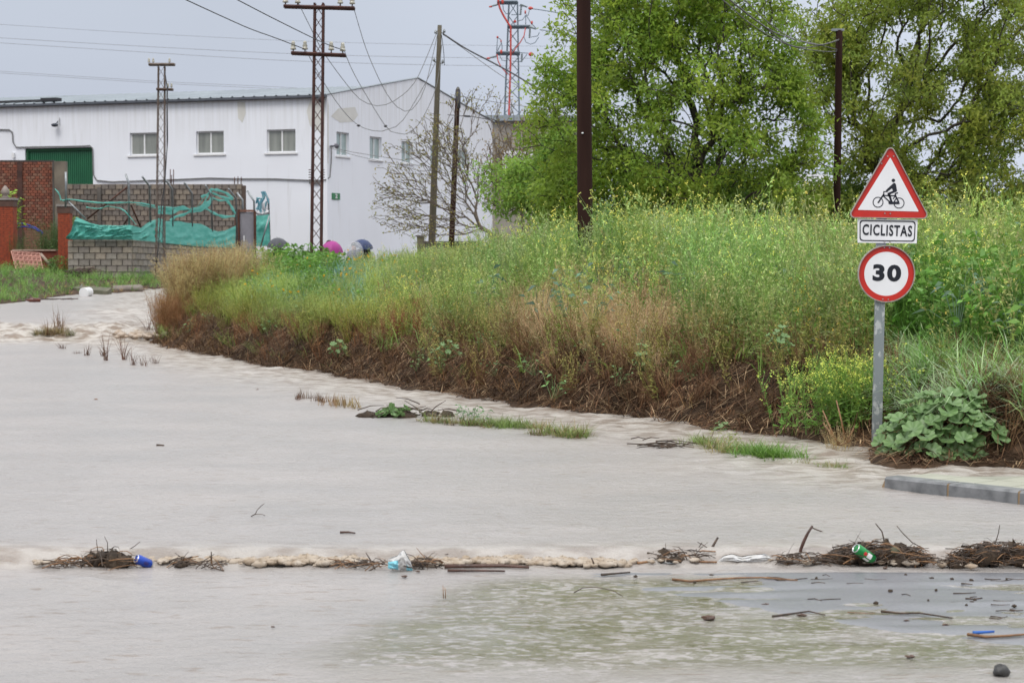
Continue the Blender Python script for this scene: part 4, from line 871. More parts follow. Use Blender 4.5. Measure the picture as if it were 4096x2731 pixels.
clump = vnoise(sx*.9, sy*.9, 101); clump2 = vnoise(sx*2.1, sy*2.1, 103)
def pick(prob, cap=None):
    ii = np.where(rng.random(len(sx)) < prob)[0]
    if cap and len(ii) > cap: ii = rng.choice(ii, cap, replace=False)
    return ii
def posn(ii, sink=.02): return np.c_[sx[ii], sy[ii], sz_[ii]-sink]
ptint = lambda ii: (1-(1-np.array([.80, .66, .60]))*(1-sst((sd[ii]-.7)/.9))[:, None])*(.80+.42*vnoise(sx[ii]*1.5, sy[ii]*1.5, 301))[:, None]*np.c_[.88+.28*vnoise(sx[ii]*.8, sy[ii]*.8, 303), np.ones(len(ii)), .8+.4*vnoise(sx[ii]*.8, sy[ii]*.8, 305)]
def tints(n, v=.18, w=.06): return 1.28*(1+rng.uniform(-v, v, (n, 1)))*(1+rng.uniform(-w, w, (n, 3)))
right = sst((spx-1500)/500)
hgt = (.50+.36*sst((spx-1300)/1000))*(.82+.42*vnoise(sx*.55, sy*.55, 107)+.15*vnoise(sx*2.5, sy*2.5, 109))*(1-.22*sst((1.1-sd)/.6))*(1.05+.14*sst((spx-1900)/500))+.12*W_(spx, 930, 1230, 120)*(sd > 2.5)
face = sst((sd-.22-.40*vnoise(sx*1.3, sy*1.3, 111))/.35); back = (1-.9*sst((sd-3.8)/2.5))
dens = NB/ (21*47.5)          # samples per m2
D_ = lambda per: per/dens
# weed mass, split by look
V1 = []
m1 = face*back*W_(spx, 1560, 4500, 250)*(1-.8*W_(spx, 2020, 2760, 150)*(sd < 2.6))*(1-.85*W_(spx, 3500, 4500, 60)*(sd < 3.0))
ii = pick(D_(9)*m1*sst((clump-.35)/.3)); V1.append(scatter(pm_a, posn(ii), hgt[ii]*rng.uniform(.8, 1.25, len(ii)), tints(len(ii))*ptint(ii), .14))
ii = pick(D_(12)*m1*(.6+.6*clump)); V1.append(scatter(pm_n, posn(ii), hgt[ii]*rng.uniform(.75, 1.12, len(ii)), tints(len(ii))*ptint(ii), .14))
ii = pick(D_(8)*m1*(.4+1.2*clump2)); V1.append(scatter(pm_b, posn(ii), hgt[ii]*rng.uniform(.7, 1.15, len(ii)), tints(len(ii))*ptint(ii), .14))
ii = pick(D_(16)*(sd > .22)*(sd < 1.1)*W_(spx, 1500, 3560, 300)*(.3+clump)); V1.append(scatter(pm_b, posn(ii), rng.uniform(.45, .75, len(ii)), tints(len(ii), .25)*np.array([.95, .72, .62]), .3))
tag(veg('flowering_weeds', V1), kind='stuff'); print('mustard', sum(len(v[0]) for v in V1))
V2 = []
ii = pick(D_(15)*W_(spx, 2000, 2780, 160)*sst((sd-.4)/.4)*(sd < 2.9)); V2.append(scatter(pd_t, posn(ii), hgt[ii]*rng.uniform(.6, .95, len(ii)), tints(len(ii), .25), .18))
ii = pick(D_(6)*W_(spx, 1650, 3450, 300)*sst((sd-.35)/.4)*(sd < 2.6)*(clump2 > .45)); V2.append(scatter(pd_t, posn(ii), .62*rng.uniform(.6, .95, len(ii)), tints(len(ii), .25), .18))
ii = pick(D_(16)*W_(spx, 1540, 1690, 60)*sst((sd-.4)/.3)*(sd < 2.0)); V2.append(scatter(pd_r, posn(ii), .85*rng.uniform(.6, 1.1, len(ii)), tints(len(ii), .25), .08))
ii = pick(D_(3)*W_(spx, 1350, 2050, 100)*sst((sd-.35)/.3)*(sd < 1.4)*(clump > .5)); V2.append(scatter(pd_r, posn(ii), .6*rng.uniform(.6, 1.0, len(ii)), tints(len(ii), .25)*np.array([.9, 1.3, 1.2]), .12))
ii = pick(D_(26)*sst((sd-.1)/.3)*(sd < 1.3)*(.3+clump2)*(1-W_(spx, 3540, 4500, 20)*.6)); V2.append(scatter(pd_d, posn(ii), rng.uniform(.5, 1.15, len(ii))*(.55+.45*right[ii]), tints(len(ii), .35)*np.array([1.0, 1.05, 1.0]), .45))
ii = pick(D_(12)*(sd < 1.6)*(.3+clump2)*(sd > .12)); V2.append(scatter(pg_d, posn(ii), rng.uniform(.5, 1.1, len(ii)), tints(len(ii), .35), .4))
ii = pick(D_(7)*W_(spx, 560, 1500, 60)*sst((sd-.1)/.3)*(sd < .8)); V2.append(scatter(pd_d, posn(ii), rng.uniform(.6, 1.0, len(ii)), tints(len(ii), .3)*np.array([1.5, 1.35, 1.1]), .2))
# straw litter lying on the bank face
ii = np.zeros(0, int)
NL = 42000; E_ = np.array(EDGE); seg = np.hypot(*np.diff(E_, axis=0).T); cum = np.r_[0, np.cumsum(seg)]; s_ = rng.uniform(0, cum[-1], NL); k_ = np.clip(np.searchsorted(cum, s_)-1, 0, len(seg)-1); t_ = ((s_-cum[k_])/seg[k_])[:, None]
ep = E_[k_]+(E_[k_+1]-E_[k_])*t_; tn = (E_[k_+1]-E_[k_])/seg[k_][:, None]; dd_ = rng.uniform(-.05, 1.15, NL)**1.0; lx0 = ep[:, 0]-tn[:, 1]*dd_; ly0 = ep[:, 1]+tn[:, 0]*dd_; lz0 = ground(lx0, ly0); ok2 = lz0 > -.04; LP = np.c_[lx0, ly0, lz0+.015][ok2]; n = len(LP); L = rng.uniform(.08, .34, n); d = nrm(np.c_[rng.normal(0, .8, n), rng.normal(-.5, .6, n), rng.normal(-.10, .45, n)])
p = LP; bq = bladeq(p, d, L, rng.uniform(.005, .013, n), rng.uniform(0, .4, n), 2); rk = rng.random((n, 1)); cc = np.where(rk < .17, np.array([[.42, .30, .18]]), np.where(rk < .55, np.array([[.19, .105, .058]]), np.array([[.085, .05, .032]])))*(1+rng.uniform(-.3, .3, (n, 1)))*(.45+.95*vnoise(LP[:, 0]*1.6, LP[:, 1]*1.6, 401))[:, None]
V2.append((bq, np.repeat(np.tile(cc, (2, 1))[:, None], 4, 1)))
tag(veg('dead_stalks', V2, MD), kind='stuff'); print('dry', sum(len(v[0]) for v in V2))
V3 = []
lft = W_(spx, 700, 1720, 200)*(1-.72*sst((sd-3.5)/4))
ii = pick(D_(20)*lft*sst((sd-1.3)/.8)*(.35+1.2*(clump > .42))*(sd < 12)); V3.append(scatter(pg_b, posn(ii), rng.uniform(.6, 1.0, len(ii)), tints(len(ii)), .1))
ii = pick(D_(17)*lft*sst((sd-.9)/.6)*(sd < 12)); V3.append(scatter(pg_g, posn(ii), rng.uniform(.8, 1.5, len(ii)), tints(len(ii)), .15))
ii = pick(D_(18)*W_(spx, 780, 1600, 80)*sst((sd-.45)/.4)*(sd < 2.8)*(.5+clump)); V3.append(scatter(pf_f, posn(ii), rng.uniform(.6, 1.35, len(ii))*(.7+.6*clump[ii]), tints(len(ii))*ptint(ii)*np.array([1.1, 1, 1]), .16))
ii = pick(D_(5)*lft*(sd > 1.6)*(sd < 13)); V3.append(scatter(pb_g+pb_b, posn(ii), rng.uniform(.5, 1.0, len(ii)), tints(len(ii)), .1))
ii = pick(D_(7)*W_(spx, 940, 1330, 80)*(sd > 2.6)*(sd < 8)); V3.append(scatter(pb_g, posn(ii), rng.uniform(.95, 1.2, len(ii)), tints(len(ii)), .1))
ii = pick(D_(5)*lft*(sd > 3)*(clump > .5)); V3.append(scatter(pm_b, posn(ii), rng.uniform(.45, .65, len(ii)), tints(len(ii)), .1))
ii = pick(D_(9)*W_(spx, 1500, 4500, 200)*face*(sd < 3)); V3.append(scatter(pg_g+pg_l, posn(ii), rng.uniform(.8, 1.6, len(ii)), tints(len(ii)), .15))
ii = pick(D_(1.3)*W_(spx, 1900, 4500, 200)*face*(clump2 > .6)); V3.append(scatter(pb_b, posn(ii, -.35), rng.uniform(.9, 1.5, len(ii)), tints(len(ii)), .2))
rt = W_(spx, 3500, 4700, 60)
ii = pick(D_(24)*rt*sst((sd-1.3)/.5)*(sd < 3.3)); V3.append(scatter(pb_g, posn(ii, -.05), rng.uniform(.9, 1.6, len(ii)), tints(len(ii)), .1))
ii = pick(D_(46)*W_(spx, 3560, 4700, 50)*sst((sd-.35)/.3)*(sd < 2.1)); V3.append(scatter(pg_s, posn(ii), rng.uniform(.7, 1.15, len(ii)), tints(len(ii)), .15))
ii = pick(D_(9)*rt*(sd > 2)*(sd < 4.5)); V3.append(scatter(pg_s, posn(ii, -.1), rng.uniform(.9, 1.3, len(ii)), tints(len(ii))*np.array([.8, .95, .8]), .15))
# a few loose leafy sprigs low on the bank
ii = pick(D_(1.6)*(sd > .15)*(sd < 1.3)*(clump2 > .5)); V3.append(scatter(pb_b, posn(ii, -.05), rng.uniform(.5, .9, len(ii)), tints(len(ii))*np.array([1.3, 1.25, .8]), .2))
ii = pick(D_(5)*(sd > .08)*(sd < .9)*sst((clump-.45)/.2)); V3.append(scatter(pg_g+pf_f, posn(ii), rng.uniform(.5, .9, len(ii)), tints(len(ii))*np.array([.75, .72, .7]), .35))
# orange yellow daisies on the left
ii = pick(D_(1.6)*lft*(sd > 1.3)*(sd < 12)); n = len(ii); p = posn(ii, -.42)+rng.normal(0, .06, (n, 3))*np.array([1, 1, 1.]); q = []
for k in range(4): q.append(leafq(p+rng.normal(0, .008, (n, 3)), nrm(rdir(n)+np.array([0, -.3, .6])), np.full(n, .034), np.full(n, .034)))
V3.append((np.concatenate(q), colq(4*n, (.72, .42, .02), .15))); V3.append((ribq(p-np.array([0, 0, .4]), p, .004, .004), colq(n, GRN)))
tag(veg('grass', V3), kind='stuff'); print('grass', sum(len(v[0]) for v in V3))
def gz(x, y): return float(ground(np.array([x]), np.array([y]))[0])
# individual plants one can point at
def plant(name, protos, px, Yd, sc, label, cat, m=None, n=1, spread=.1, tint=(1, 1, 1), zoff=0, lean=.08, hs=1.0, zfix=None, xy=None):
    x = P(px, 0, Yd).x if xy is None else xy[0]; Yd = Yd if xy is None else xy[1]; z = gz(x, Yd)+zoff if zfix is None else zfix
    pos = np.c_[x+rng.normal(0, spread, n), Yd+rng.normal(0, spread, n), np.full(n, z)]
    return veg(name, [scatter(protos, pos, sc*rng.uniform(.8, 1.1, n), tints(n, .1)*np.array(tint), lean, np.full(n, hs))], m, label=label, cat=cat, origin=(x, Yd, z))
gold = [drybush((.24, .165, .08), 60, 1.0, 14, (.40, .335, .165), .42) for _ in range(3)]
for px, Yd, sc, lab in ((740, 38.3, 1.3, 'big golden tan feathery bush at the left tip of the bank'), (850, 38.6, 1.35, 'golden feathery bush right behind the tip bush, touching green plants'), (690, 37.5, .95, 'lower brown fringe of the golden bush at the water'), (930, 39.8, 1.25, 'rear golden green bush against the block wall')):
    plant('dry_bush', gold, px, Yd, sc, lab, 'bush', MF, 9, .20, zoff=-.05, lean=.12, tint=(1, 1, 1) if px > 700 else (.7, .5, .45), hs=.92)
for i, (px, Yd, h, lab) in enumerate([(2545, 23.5, 1.38, 'tallest flowering mustard spike, just right of the thick dark pole'), (2500, 23.6, 1.22, 'mustard spike with a yellow top close beside the tallest one'), (2360, 23.2, 1.0, 'mustard plant crossing the foot of the thick dark pole'),
        (2290, 24.0, .98, 'feathery mustard plant left of the thick dark pole'), (2650, 23, 1.02, 'dark stemmed mustard plant before the shadowy foot of the trees'), (2830, 22.5, 1.05, 'mustard spike under the dark gap between the trees'), (3010, 22, 1.02, 'pale mustard spike midway between pole and signpost'), (3400, 20.2, 1.12, 'tall mustard spike just left of the triangular sign'), (3790, 19.5, 1.1, 'tall mustard spike right of the triangular sign'), (3860, 19.8, 1.0, 'shorter mustard spike at the right of the signs')]):
    plant('mustard_plant', pm_a, px, Yd, h, lab, 'plant', MF, 2, .05)
plant('mustard_bush', pm_y, 3330, 18.15, 1.0, 'bright yellow flowering bush just left of the signpost', 'bush', MF, 26, .24, hs=1.0)
plant('mustard_bush', pm_y, 3440, 18.05, .95, 'yellow flowering bush touching the signpost', 'bush', MF, 12, .15)
plant('dry_shrub', pd_t, 3370, 17.35, .55, 'small brown dry shrub at the water left of the signpost', 'bush', MD, 4, .1)
b = B()
for a, c in (((3290, 1640), (3350, 1780)), ((3292, 1690), (3360, 1775)), ((3345, 1600), (3380, 1760)), ((3330, 1780), (3400, 1760)), ((3430, 1650), (3385, 1770))):
    b.tube([P(*a, 17.3), lerp(P(*a, 17.3), P(*c, 17.25), .5)+Vector((.01, 0, -.02)), P(*c, 17.25)], [.006, .008, .011], 5)
b.build('dry_branches', MSTRAW, label='bare tan branches fanning out of the dry shrub by the signpost', cat='branches')

plant('weed_clump', pb_g, 1105, 44.0, 1.5, 'broad leafed green clump with yellow heads before the dark slate umbrella', 'plant', MF, 16, .34, zoff=.12)
plant('weed_clump', pm_y, 1060, 43.5, .95, 'yellow flowering clump left of the rusty tower foot', 'plant', MF, 6, .25)
# mallow: every leaf a piece
MMAL = foliage('mallow_leaf', .4, .25, .45)
def mallow_leaf(seed):
    rr = np.random.default_rng(seed); n = 42; V = [(0, 0, 0)]; C = [(.16, .25, .12)]
    for ring, f in ((1, .55), (2, 1.0)):
        for k in range(n):
            a = math.radians(20)+math.radians(320)*k/(n-1); lob = 1+.06*math.cos(a*7+.5)*(f > .9); pl = .035*math.cos(a*7)*f; r = .5*f*lob*(1+rr.uniform(-.03, .03))
            V.append((r*math.cos(a), r*math.sin(a), .16*f*f+pl+.05*math.sin(a*2+seed))); ve = .5+.5*math.cos(a*7); C.append((.13+.08*ve, .235+.10*ve, .075+.06*ve))
    Fc = [(0, 1+k, 2+k, 2+k) for k in range(n-1)]+[(1+k, 1+n+k, 2+n+k, 2+k) for k in range(n-1)]
    me = bpy.data.meshes.new('leaf'); me.from_pydata(V, [], [tuple(dict.fromkeys(f)) for f in Fc]); a = me.color_attributes.new('Col', 'FLOAT_COLOR', 'POINT')
    for i, c in enumerate(C): a.data[i].color = (*c, 1)
    me.polygons.foreach_set('use_smooth', [True]*len(me.polygons)); me.materials.append(MMAL); return me
mlv = [mallow_leaf(s) for s in range(4)]
def mallow(cx, cy, cz, rx, rz, n, s0, label):
    t = thing('mallow_plant', (cx, cy, cz), label, 'plant'); b = B(); golden = 2.399
    for k in range(n):
        u = (k+.5)/n; el = math.asin(.02+.96*u**.9); az = k*golden; rj = random.uniform(.74, 1.04)
        d = Vector((math.cos(az)*math.cos(el), math.sin(az)*math.cos(el), math.sin(el))); p = Vector((d.x*rx*rj, d.y*rx*.8*rj, .03+d.z*rz*rj))
        o = bpy.data.objects.new('leaf', mlv[k % 4]); COL.objects.link(o); o.parent = t; o.location = p; s = s0*random.uniform(.65, 1.2); o.scale = (s, s, s)
        nn = (d*.8+Vector((0, -.25, .75))+Vector((random.uniform(-.3, .3), random.uniform(-.3, .3), 0))).normalized(); q = nn.to_track_quat('Z', 'Y'); o.rotation_euler = (q.to_matrix().to_4x4() @ Matrix.Rotation(random.uniform(0, 6.28), 4, 'Z')).to_euler()
        if k % 2 == 0: b.tube([(p.x*.15, p.y*.15, 0), (p.x*.6, p.y*.6, p.z*.6), tuple(p)], .005, 4)
    b.build('stalks', mat('mallow_stalk', (.12, .18, .06)), t); return t
c = G(3800, 1852); mallow(c.x, c.y+.14, -.02, .58, .56, 170, .15, 'large leafed mallow plant on the bank right of the signpost')
c = G(3575, 1850); mallow(c.x, c.y+.1, .0, .14, .2, 16, .075, 'small low mallow between the signpost foot and the large mallow')
p = P(3115, 1290, 19.0); t = mallow(p.x, p.y, p.z-.25, .12, .18, 9, .10, 'pale leafed mallow sprig standing out of the weeds left of the signs')
c = P(2570, 1440, 21.3); mallow(c.x, c.y, c.z-.12, .10, .28, 14, .07, 'pale green leafy sprig on the brown bank below the dry grass')
c = P(1350, 1400, 28.2); mallow(c.x, c.y, c.z-.1, .15, .25, 12, .09, 'little round leafed sprig on the brown bank at the left')
c = P(1790, 1400, 24.5); mallow(c.x, c.y, c.z-.1, .14, .22, 12, .08, 'grey green leafy sprig on the bank between two dark hollows')
c = P(2890, 1705, 19.2); mallow(c.x, c.y-.05, c.z-.1, .10, .14, 12, .07, 'yellow green mallow sprig at the water, left of the tufts')

# left verge
lx_ = rng.uniform(-24, -8.5, 60000); ly_ = rng.uniform(45, 66, 60000); dv = pdist(lx_, ly_, VERGE); okk = (dv > .05) & (ly_ < 64.5); lx_, ly_, dv = lx_[okk], ly_[okk], dv[okk]; lz_ = ground(lx_, ly_); n = len(lx_); ln_ = vnoise(lx_*.5, ly_*.5, 201)
pos = np.c_[lx_, ly_, lz_-.02]; r_ = rng.random(n); VV = []
inside = (lx_ > -20); vis = proj(lx_, ly_, lz_)[0] > -150; r_ = r_*2.4
jj = np.where((r_ < .10) & inside & vis)[0]; VV.append(scatter(pg_g, pos[jj], rng.uniform(.7, 1.3, len(jj)), tints(len(jj))*np.where(ln_[jj][:, None] > .55, 1.1, .9)*np.array([.95, 1, 1]), .2))
jj = np.where((r_ > .11) & (r_ < .14) & inside & vis & (dv < 2.2))[0]; VV.append(scatter(pg_d, pos[jj], rng.uniform(.6, 1.0, len(jj)), tints(len(jj))*np.array([1.6, 1.7, 1.4]), .3))
jj = np.where((r_ > .14) & (r_ < .155) & inside & vis)[0]; VV.append(scatter(pf_f+pb_g, pos[jj], rng.uniform(.4, .8, len(jj)), tints(len(jj)), .2))
tag(veg('verge_grass', VV), kind='stuff')
plant('shrub', [broad((.09, .17, .04), 50, .5, .12, .4)], 232, 63.6, 1.1, 'leafy green shrub at the foot of the right hand brick pillar', 'bush', MF, 8, .25)
ev = [drybush((.05, .08, .025), 34, 1.0, 9, (.07, .12, .035), .4) for _ in range(2)]
plant('evergreen_shrub', ev, 200, 66.6, 1.75, 'tall dark green conical shrub behind the garden wall beside the right pillar', 'bush', MF, 9, .2)
plant('weeds_clump', ev, 90, 66.4, .95, 'low dark weeds behind the garden wall under the blue hose', 'weeds', MF, 5, .5, zoff=.3)
plant('weeds_clump', [broad((.07, .13, .04), 30, .6, .1, .4)], 140, 66.2, .9, 'broad leafed weeds behind the middle of the garden wall', 'weeds', MF, 8, .35, zoff=.5)
plant('young_tree', [broad((.20, .32, .04), 60, 1.0, .14, .4)], 10, 67.5, 1.5, 'bright green sapling leaves behind the far left pillar', 'tree', MF, 5, .18, zfix=2.3)
plant('leafy_sprig', [broad((.20, .30, .04), 30, .6, .12, .4)], 281, 66, .55, 'small yellow green sprig between pillar and grey block wall', 'plant', MF, 3, .08, zfix=2.5)
b = B()
for k in range(90):
    a = random.uniform(0, 3.14); c = P(330+random.gauss(0, 24), 1112, 61.5); L = random.uniform(.15, .5); z = gz(c.x, 61.5)+abs(random.gauss(0, .12)); d = Vector((math.cos(a)*L, math.sin(a)*L*.5, random.uniform(-.06, .08)))
    b.tube([(c.x-d.x, 61.5-d.y, z), (c.x+d.x, 61.5+d.y, z+d.z+.04)], .012, 4, cap=False)
b.build('brushwood_pile', mat('dark_brushwood', (.07, .045, .04), (.12, .08, .06)), label='heap of dark cut brushwood on the grass before the low block wall', cat='brushwood')

# grass and stubble standing in the flood
wz0 = 0.0
def island(name, pts, lab, cat, kinds, n, spread, m=None, sc=1.0, tint=(1, 1, 1)):
    """a strip of tufts along photo points at water level"""
    w = []
    for a, c in zip(pts[:-1], pts[1:]):
        k = max(1, int(n/(len(pts)-1)))
        for t in rng.random(k): q = G(a[0]+(c[0]-a[0])*t, a[1]+(c[1]-a[1])*t); w.append((q.x+rng.normal(0, spread), q.y+rng.normal(0, spread*1.4), -.03))
    w = np.array(w); o = w.mean(0); return veg(name, [scatter(kinds, w, sc*rng.uniform(.5, 1.1, len(w)), tints(len(w), .2)*np.array(tint), .2)], m, label=lab, cat=cat, origin=tuple(o))
pgi = [tuft((.14, .20, .05), 14, .22, .007, .6) for _ in range(3)]; pgo = [tuft((.22, .17, .075), 14, .2, .007, .7) for _ in range(3)]+[tuft((.11, .07, .04), 10, .2, .008, .8)]
island('grass_tuft', [(2780, 1768), (2900, 1800), (2990, 1815)], 'mixed green and tan grass clump, left part of the biggest island in the flood', 'grass clump', pgi+pgo, 110, .08, sc=1.05)
island('grass_tuft', [(2960, 1815), (3050, 1825), (3140, 1835)], 'brightest green grass clump near the signpost, middle of the island', 'grass clump', pgi, 110, .09, sc=1.1, tint=(.85, 1.1, .8))
island('grass_tuft', [(3170, 1850), (3280, 1862), (3370, 1872)], 'low straggling grass at the right end of the island before the signpost', 'grass clump', pgi+pgo, 50, .05, sc=.6)
island('grass_tuft', [(2870, 1740), (2925, 1770)], 'yellowing upright weed at the back of the grass island', 'weed', pb_b, 8, .04, sc=.35, tint=(2.0, 1.3, .5))
island('grass_tuft', [(1700, 1682), (1850, 1695), (1960, 1705)], 'thin tan grass strip right of the twig heap in the flood', 'grass clump', pgo+pgi, 90, .07, sc=1.0)
island('grass_tuft', [(1950, 1700), (2080, 1712)], 'yellow green grass strip with small leaves in mid flood', 'grass clump', pgi, 80, .07, sc=1.0)
island('grass_tuft', [(2090, 1712), (2170, 1716)], 'short grass strip left of the rounded tuft', 'grass clump', pgi+pgo, 40, .06, sc=.9)
island('grass_tuft', [(2170, 1735), (2260, 1740), (2320, 1748)], 'rounded tan green tuft at the right end of the middle strip', 'grass clump', pgi+pgo, 70, .08, sc=1.15)
island('reed_stubble', [(1190, 1592), (1250, 1600), (1330, 1612)], 'cut brown stubble poking from the water, left of the twig heap', 'stubble', [tuft((.11, .065, .04), 7, .16, .010, .15, .06, 2.5)], 26, .06, MD, .9)
island('reed_stubble', [(1340, 1620), (1440, 1636)], 'upright straw coloured stubble beside the twig heap', 'stubble', [tuft((.24, .18, .09), 8, .2, .009, .1, .06, 3)], 22, .05, MD, .9)
island('reed_stubble', [(1030, 1558), (1045, 1560)], 'single small dead weed standing alone in the flood', 'weed', [tuft((.10, .055, .04), 9, .18, .008, .8, .03, 2)], 2, .02, MD, 1.0)
plant('leafy_weed', pb_b, 0, 0, .6, 'round leaved weed in the grass strip amid the flood', 'plant', MF, 4, .06, tint=(1.1, 1.15, .8), zfix=-.02, xy=tuple(G(1880, 1695)[:2]))
# stubble at the head of the flood, left
for k, (px, py, h, lab) in enumerate([(225, 1360, .3, 'lone leaning twig in the churning water, leftmost'), (248, 1395, .25, 'forked stub standing in the water near the grassy hump'), (300, 1415, .2, 'tiny stub right of the forked stub'), (350, 1422, .45, 'curved tall twig rising from the water at the left'),
        (415, 1425, .35, 'dark leaning twigs left of the tallest stalks'), (432, 1440, .85, 'tallest upright brown stalks in the left flood'), (486, 1440, .8, 'dark clotted stalk with debris at its foot'), (525, 1462, .5, 'reddish brown grassy stub in the left flood'), (565, 1463, .42, 'brown sheaf like stub in the left flood'), (606, 1455, .4, 'dark bent stub nearest the bank tip'), (600, 1330, .9, 'tall thin reeds at the bank tip waterline')]):
    q = G(px, py) if py > 1345 else wat(px, py); plant('dead_stalks_clump', [tuft((.095, .05, .032), 9, h, .012, .3, .05, 2.0, 3)], 0, 0, .72, lab, 'stalks', MD, 2, .05, zfix=q.z-.03, xy=(q.x, q.y))
q = wat(212, 1336); plant('grass_hump', pgo+[tuft((.12, .12, .05), 20, .2, .008)], 0, 0, 1.2, 'low olive grass hump beside the left rapid', 'grass clump', MF, 70, .20, zfix=q.z-.02, xy=(q.x, q.y))
q = wat(235, 1330); plant('dead_stalks_clump', [tuft((.14, .08, .05), 12, .55, .012, .2, .12, 3, 3)], 0, 0, 1, 'thin reddish stalks on the grassy hump by the rapid', 'stalks', MD, 3, .12, zfix=q.z-.02, xy=(q.x, q.y))

# ------------------------------------------------------------------ trees
def grow(name, label, base, fork, ells, K, Yd, rbase, leafs, leafcol, leafL, barkm, px_m=None, spread=.2, seed=1, cat='tree', twig=.006, gap=.46, droop=.2, extra=None, depth=1.0, pw=.25):
    rr = np.random.default_rng(seed); S = F/Yd
    Bp = np.array(P(*base, Yd)); Bp[2] = gz(Bp[0], Bp[1])-.2; Fk = np.array(P(*fork, Yd)); w = np.array([e[2]*e[3] for e in ells], float); w /= w.sum(); T = []
    while len(T) < K:
        k = rr.choice(len(ells), p=w); e = ells[k]; d = rr.normal(size=3); d /= np.linalg.norm(d); d *= rr.random()**(1/2.4)
        px, py = e[0]+d[0]*e[2], e[1]+d[2]*e[3]; y = Yd+d[1]*e[2]/S*depth
        if float(vnoise(px/95+seed, py/95, seed)) < gap and rr.random() < .8: continue
        T.append(np.array(P(px, py, y)))
    T = np.array(T); T = T[np.argsort(np.linalg.norm(T-Fk, axis=1))]
    nodes = [Bp, Bp*.66+Fk*.34+rr.normal(0, .04, 3), Bp*.33+Fk*.67+rr.normal(0, .04, 3), Fk]; par = [-1, 0, 1, 2]; leafn = []
    NA = np.zeros((4+K*4, 3)); NA[:4] = nodes; cnt = 4; PD = np.zeros(4+K*4)
    for tpt in T:
        dd = NA[2:cnt]; v = tpt-dd; dist = np.linalg.norm(v, axis=1); cost = dist+pw*PD[2:cnt]+np.where(v[:, 2] < -.1, .5*dist, 0); j = int(np.argmin(cost))+2; a = NA[j].copy(); L = np.linalg.norm(tpt-a); pj = j
        k = 2 if L < .7 else 3
        for s in range(1, k+1):
            f = s/k; q = a+(tpt-a)*f+np.array([0, 0, .10*L*math.sin(math.pi*f)])+(rr.normal(0, .05*L, 3) if s < k else 0); NA[cnt] = q; par.append(pj); PD[cnt] = PD[pj]+L/k; pj = cnt; cnt += 1
        leafn.append(cnt-1)
    count = np.zeros(cnt); count[leafn] = 1
    for i in range(cnt-1, 0, -1): count[par[i]] += count[i]
    rad = twig+(rbase-twig)*(count/count.max())**.62
    t = thing(name, tuple(Bp), label, cat)
    V = []; Q = []; n = 5
    # trunk and limbs as tapered tubes
    i = np.arange(1, cnt); pi = np.array(par)[1:cnt]; a, c = NA[pi]-Bp, NA[i]-Bp; d = nrm(c-a); u = nrm(np.cross(d, np.array([.31, .17, .93]))); v = np.cross(d, u); r0 = np.minimum(rad[pi], rad[i]*1.35)[:, None]; r1 = rad[i][:, None]
    for k in range(n):
        an = 2*math.pi*k/n; V.append(a+(u*math.cos(an)+v*math.sin(an))*r0); V.append(c+(u*math.cos(an)+v*math.sin(an))*r1)
    V = np.stack(V, 1).reshape(-1, 3); m = len(i); base_ = np.arange(m)[:, None]*(2*n)
    Q = np.concatenate([base_+np.array([[2*k, 2*((k+1) % n), 2*((k+1) % n)+1, 2*k+1]]) for k in range(n)], 0)
    big = np.repeat(rad[i] > .03, 1)
    npmesh('trunk', V, Q, barkm, smooth=True, parent=t)
    tips = NA[leafn]-Bp; V = []; C = []
    tint = 1+rr.uniform(-.38, .38, (len(tips), 1)); warm = rr.uniform(-.12, .12, (len(tips), 1))  # wide tint per clump puts lit and shaded contrast into the leaf colour
    for k in range(leafs):
        o = rr.normal(0, spread, tips.shape)*np.array([1, 1, .8]); p = tips+o; dr = nrm(rr.normal(size=tips.shape)+nrm(o)*.6+np.array([0, 0, -droop])); L = leafL*rr.uniform(.6, 1.2, len(p)); V.append(leafq(p, dr, L, L*.55, .1))
        col = np.array(leafcol)[None]*tint*(1+rr.uniform(-.18, .18, (len(p), 1)))*np.c_[1+warm, np.ones_like(warm), 1-warm]; C.append(np.repeat(col[:, None], 4, 1))
    crown = (np.concatenate(V), np.concatenate(C)); veg('crown', [crown], ML, parent=t); return t
T1 = [(2650, 420, 520, 430), (2480, 60, 330, 280), (2900, 20, 330, 270), (2280, 310, 170, 200), (2230, 650, 240, 200), (3060, 450, 190, 330), (2800, 760, 420, 190), (2350, 820, 300, 120), (2650, -150, 500, 200), (3190, 640, 150, 260), (3180, 330, 90, 180)]
grow('leafy_tree', 'big spring green tree behind the thick dark pole', (2880, 1000), (2800, 720), T1, 1850, 42, .20, 44, (.255, .36, .055), .105, MBARK, spread=.13, seed=3, gap=.45, pw=.4)
T2 = [(3650, 300, 470, 370), (3420, 120, 230, 230), (3900, 60, 330, 290), (3980, 480, 330, 300), (3520, 640, 280, 220), (3860, 760, 330, 150), (3700, -150, 500, 180), (3330, 780, 170, 90), (3290, 560, 110, 200), (3340, 330, 90, 230)]
grow('leafy_tree', 'olive green tree behind the triangular sign', (3570, 1010), (3520, 700), T2, 1700, 46, .20, 44, (.28, .345, .065), .105, MBARK, spread=.13, seed=5, gap=.46, pw=.4, droop=.6)
grow('understory_tree', 'dark dense understory thicket at the foot of the big green tree', (2500, 1010), (2480, 900), [(2400, 800, 260, 170), (2700, 760, 260, 200), (2950, 800, 200, 170)], 640, 44.5, .06, 34, (.13, .215, .035), .11, MBARK, spread=.18, seed=7, cat='thicket')  # thickets: leaf colour darkened to paint in the deep shade behind the crest
grow('understory_tree', 'green thicket left of the triangular sign under the trees', (3150, 1010), (3150, 900), [(3080, 820, 200, 140), (3330, 840, 200, 130)], 420, 47, .06, 32, (.14, .225, .04), .11, MBARK, spread=.18, seed=8, cat='thicket')
